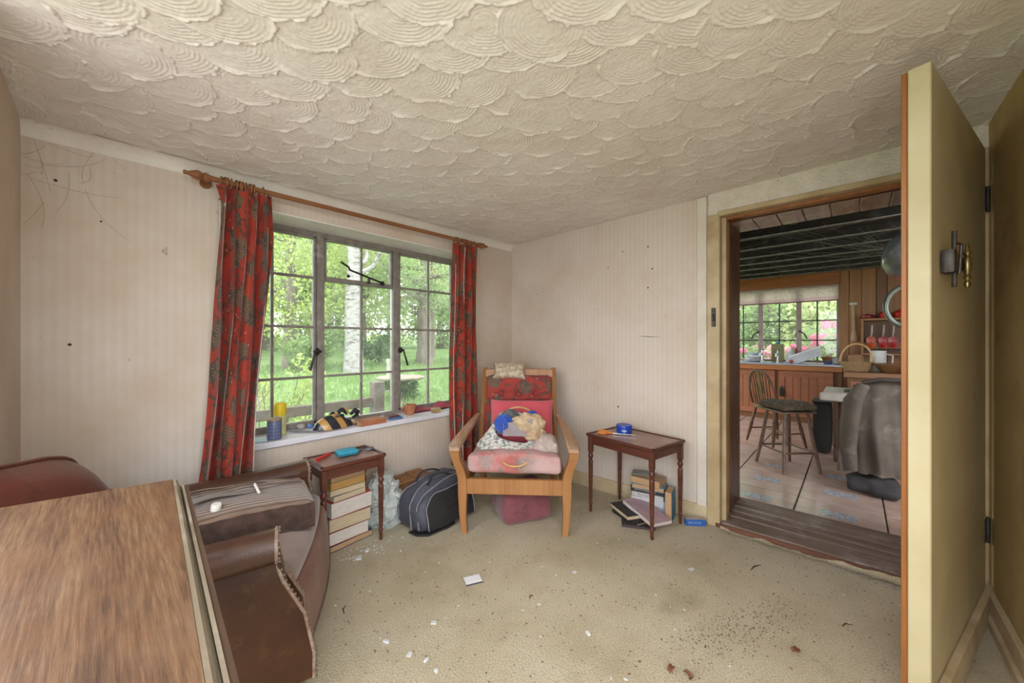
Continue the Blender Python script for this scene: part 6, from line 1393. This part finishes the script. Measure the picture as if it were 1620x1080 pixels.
def tree(label, x, y, H, r, crown, nleaf, lsize, lm, bark, branches=7, cat='tree', name='tree', z0=2.0, lean=(0, 0)):
    zb = gz(x, y)-.1; t = thing(name, label, cat, (x, y, zb))
    pts = [Vector((lean[0]*k*H+random.gauss(0, r*.25)*k, lean[1]*k*H+random.gauss(0, r*.25)*k, H*k)) for k in np.linspace(0, 1, 9)]; b = MB(); b.tube(pts, [r*(1.25 if i == 0 else 1-.07*i) for i in range(9)], 14)
    if bark is not None: b.v = [(px+nz3((px, py, pz), 3, r*.14), py+nz3((px, py, pz), 3, r*.14, 5), pz) for px, py, pz in b.v]
    b.obj('trunk', bark, t, 60)
    cl = list(crown)
    for k in range(branches):
        h_ = random.uniform(.3, .95)*H; an = random.uniform(0, 2*PI); bp = branch_pts((lean[0]*h_, lean[1]*h_, h_), (math.cos(an), math.sin(an), .25), random.uniform(1.6, 3.6)*H/8, 8, .22); b = MB(); b.tube(bp, [r*.32*(1-.1*i) for i in range(len(bp))], 7); b.obj('branch', bark, t)
        e = bp[-1]; cl.append((e.x, e.y, e.z, .8*H/8, .8*H/8, .6*H/8)); e = bp[5]; cl.append((e.x, e.y, e.z, .55*H/8, .55*H/8, .4*H/8))
    v, f = leaves(nleaf, cl, lsize); o = np_obj('foliage', v, f, lm, t); o['kind'] = 'stuff'; return t
tree('white barked birch with thick trunk on the lawn', 5.0, 11.0, 9, .25, [(0, 0, 7.5, 2.2, 2.2, 2)], 5000, .07, LF3, BIRCH, 6)
tree('gnarled grey tree with spreading twigs right of the birch', 8.3, 12.2, 6, .30, [(-.6, 0, 3.2, 1.6, 1.2, 1.2), (.8, .5, 2.4, 1.2, 1, 1)], 5000, .06, LF2, BARK, 12)
tree('yellow-green beech with low boughs at the left of the lawn', 3.9, 13.0, 7, .20, [(-.6, -.6, 2.6, 2.0, 1.6, 1.6), (.4, 0, 4.6, 2.2, 1.8, 1.6)], 9000, .07, LF1, BARK, 8)
tree('slim dark trunked tree left of the birch', 6.2, 17.5, 9, .17, [(0, 0, 5.5, 2, 2, 2)], 5000, .09, LF1, BARK, 6)
tree('pale leaved tree leaning behind the gnarled tree', 10.5, 15.0, 8, .22, [(0, 0, 4.5, 2.3, 2, 2.2)], 8000, .08, LF3, BARK, 7, lean=(.05, 0))
tree('young tree between the birch and the gnarled tree', 8.2, 17.0, 7, .15, [(0, 0, 3.4, 1.8, 1.6, 2.0)], 7000, .08, LF3, BARK, 6)
bgl = [('leafy tree closing the far left of the garden', 2.0, 20, LF2), ('leafy tree second along the far garden edge', 5.6, 22.5, LF1), ('leafy tree third along the far garden edge', 9.4, 24, LF2), ('leafy tree fourth along the far garden edge', 13.0, 23, LF3), ('leafy tree fifth along the far garden edge', 16.0, 21.5, LF2), ('leafy tree at the far right of the garden', 19.0, 19, LF1), ('tall tree behind the far left garden edge', 3.4, 27, LF3), ('tall tree behind the middle garden edge', 12, 29, LF1), ('tall tree behind the right garden edge', 20, 25, LF2)]
for i, (lb, x, y, m_) in enumerate(bgl):
    tree(lb, x, y, 10, .25, [(0, 0, 1.6, 2.6, 1.6, 1.6), (0, 0, 4.2, 2.8, 2.0, 2.2), (.8, 0, 7.2, 2.6, 2, 2.2)], 9000, .13, m_, BARK, 4)
# foreground shrub by the fence end, stump table with ivy, stone pillar
def shrub(label, x, y, h_, r, n_, ls, m_, nst=7, grp=None, name='shrub'):
    z = gz(x, y); t = thing(name, label, 'shrub', (x, y, z), 0, grp)
    cl = []; b = MB()
    for k in range(nst): bp = branch_pts((random.gauss(0, .05), random.gauss(0, .05), 0), (random.gauss(0, .45), random.gauss(0, .45), 1), h_*random.uniform(.7, 1.1), 7, .16); b.tube(bp, [.010*(1-.1*i) for i in range(8)], 6); cl += [(q.x, q.y, q.z, r*.4, r*.4, r*.35) for q in bp[3:]]
    o = b.obj('stems', BARK, t); v, f = leaves(n_, cl, ls); o = np_obj('foliage', v, f, m_, t); o['kind'] = 'stuff'; return t
shrub('yellow-green leafy shrub seen low at the left of the window', 1.45, 5.2, 1.0, .35, 900, .035, LF1)
shrub('sparse twiggy shrub close to the left window panes', 1.05, 4.5, .9, .3, 160, .025, LF2, 12)
shrub('broad leaved shrub at the lawn edge behind the birch', 6.6, 12.6, 1.2, .7, 1500, .06, LF4)
shrub('low dark shrub left of the birch across the lawn', 4.0, 11.8, 1.3, .8, 1800, .06, LF2)
shrub('leafy shrub at the right of the lawn', 9.9, 11.6, 1.5, .8, 1800, .06, LF2)
FW = wood('weathered_fence_wood', (.145, .105, .072), (.085, .06, .04), 0, 14, .85, worn=(.19, .16, .135)); FWV = wood('weathered_post_wood', (.15, .115, .09), (.09, .068, .05), 2, 14, .85, worn=(.20, .175, .155))
fe = thing('garden_fence', 'weathered wooden rail and post fence outside the window', 'fence', (2.09, 4.0, gz(2.09, 4)))
for z in (.565, .26): b = MB(); b.b2(-3.2, -.05, -.025, .025, z-.05, z+.05, .006); b.obj('rail', FW, fe)
for x in (0, -2.4): b = MB(); b.b2(x-.062, x+.062, -.06, .06, -.05, .79, .01); b.obj('post', FWV, fe)
stt = thing('stump_table', 'round wooden stump table overgrown with ivy on the lawn', 'table', (3.88, 6.5, gz(3.88, 6.5)))
b = MB(); b.lathe([(0, .40), (.42, .40), (.45, .42), (.45, .445), (.42, .455), (0, .455)], 28); b.obj('table_top', mat('weathered_disc', (.27, .22, .17), (.18, .14, .11), .85, 10), stt)
b = MB(); b.lathe([(.20, 0), (.16, .1), (.14, .3), (.2, .4), (0, .4)], 16); b.obj('stump', BARK, stt)
v, f = leaves(900, [(0, 0, .28, .36, .36, .13), (.1, -.1, .12, .24, .24, .12)], .035); o = np_obj('ivy', v, f, LF4, stt); o['kind'] = 'stuff'
b = MB(); b.lathe([(.11, 0), (.10, .1), (.085, .12), (.08, .62), (.10, .66), (.10, .70), (0, .70)], 16); b.v = [(x+nz3((x, y, z), 12, .012), y+nz3((x, y, z), 12, .012, 3), z) for x, y, z in b.v]; tag(b.obj('stone_pillar', mat('lichened_stone', (.46, .43, .39), (.30, .28, .25), .9, 12, bump=.4), loc=(4.23, 7.5, gz(4.23, 7.5))), 'short weathered stone pillar behind the stump table', 'pillar')
# decking board strip directly below the window outside
for k, (lb, y) in enumerate((('grey timber board right below the outer window sill', 2.86), ('second grey timber board outside the window', 2.99))):
    b = MB(); b.b2(.2, 2.4, y-.055, y+.055, .50, .54, .006); tag(b.obj('timber_board', wood('grey_deck', (.2, .18, .16), (.12, .105, .09), 0, 14, .85), smooth=40), lb, 'board', 'boards below the window outside')
b = MB()
for x in (.25, 1.3, 2.35): b.b2(x-.03, x+.03, 2.80, 3.05, -.12, .50, .004)
tag(b.obj('timber_trestle', FWV), 'timber supports under the boards outside the window', 'trestle')
# ---- rhododendrons beyond the kitchen window
PKM = m_leaf('pink_blossom', (.72, .22, .36), (.62, .12, .26), .35); PKL = m_leaf('pale_pink_blossom', (.78, .45, .52), (.70, .30, .40), .35)
rh = [('pink rhododendron left in the kitchen window', 9.7, 1.75, 1.15, PKM), ('pale pink rhododendron in the middle of the kitchen window', 9.5, 1.05, 1.25, PKL), ('deep pink rhododendron right in the kitchen window', 9.4, .42, 1.6, PKM), ('tall pink rhododendron at the right edge of the kitchen window', 9.8, -.25, 1.9, PKL), ('pink rhododendron far left beyond the kitchen', 9.9, 2.6, 1.2, PKM)]
for lb, x, y, h_, pm in rh:
    z = gz(x, y); t = thing('rhododendron', lb, 'shrub', (x, y, z), 0, 'rhododendrons behind the kitchen')
    b = MB(); 
    for k in range(5): bp = branch_pts((0, 0, 0), (random.gauss(0, .5), random.gauss(0, .5), 1), h_, 6, .15); b.tube(bp, [.02*(1-.1*i) for i in range(7)], 6)
    b.obj('stems', BARK, t)
    v, f = leaves(1900, [(0, 0, h_*.5, .55, .55, h_*.5)], .055); o = np_obj('foliage', v, f, LF1 if pm is PKL else LF2, t); o['kind'] = 'stuff'
    cs = []
    for k in range(26): d = Vector((random.gauss(0, 1)-.8, random.gauss(0, 1), random.gauss(.3, 1))).normalized(); cs.append((d.x*.56, d.y*.56, h_*.5+d.z*h_*.5, .075, .075, .06))
    v, f = leaves(1100, cs, .032); o = np_obj('blossom', v, f, pm, t); o['kind'] = 'stuff'
for lb, x, y, h_, m_ in (('yellow-green bush behind the rhododendrons', 11.2, .3, 2.6, LF3), ('leafy bush behind the rhododendrons to the left', 11.6, 1.6, 2.4, LF2), ('tall tree left beyond the kitchen window', 13.5, 3.0, 4.2, LF2), ('tall leafy tree right beyond the kitchen window', 13.8, .2, 4.4, LF3), ('leafy tree in the middle beyond the kitchen window', 14.5, 1.7, 4.6, LF1)):
    z = gz(x, y); t = thing('bush', lb, 'bush', (x, y, z)); b = MB()
    for k in range(5): bp = branch_pts((0, 0, 0), (random.gauss(0, .4), random.gauss(0, .4), 1), h_, 6, .15); b.tube(bp, [.03*(1-.1*i) for i in range(7)], 6)
    b.obj('stems', BARK, t); v, f = leaves(5000, [(0, 0, h_*.5, h_*.42, h_*.42, h_*.55)], .07); o = np_obj('foliage', v, f, m_, t); o['kind'] = 'stuff'

b = MB(); b.b2(-12, 4, -10, -.6, -.10, -.045); b.b2(-12, XW-.13, -.6, 1.6, -.10, -.045); struct(b.obj('floor_bounce', mat('pale_bounce_ground', (.52, .48, .43), (.40, .37, .33), .9, 20), smooth=0), 'added pale ground behind the house bouncing light indoors')  # added out of view: bounces neutral light indoors in place of lawn green
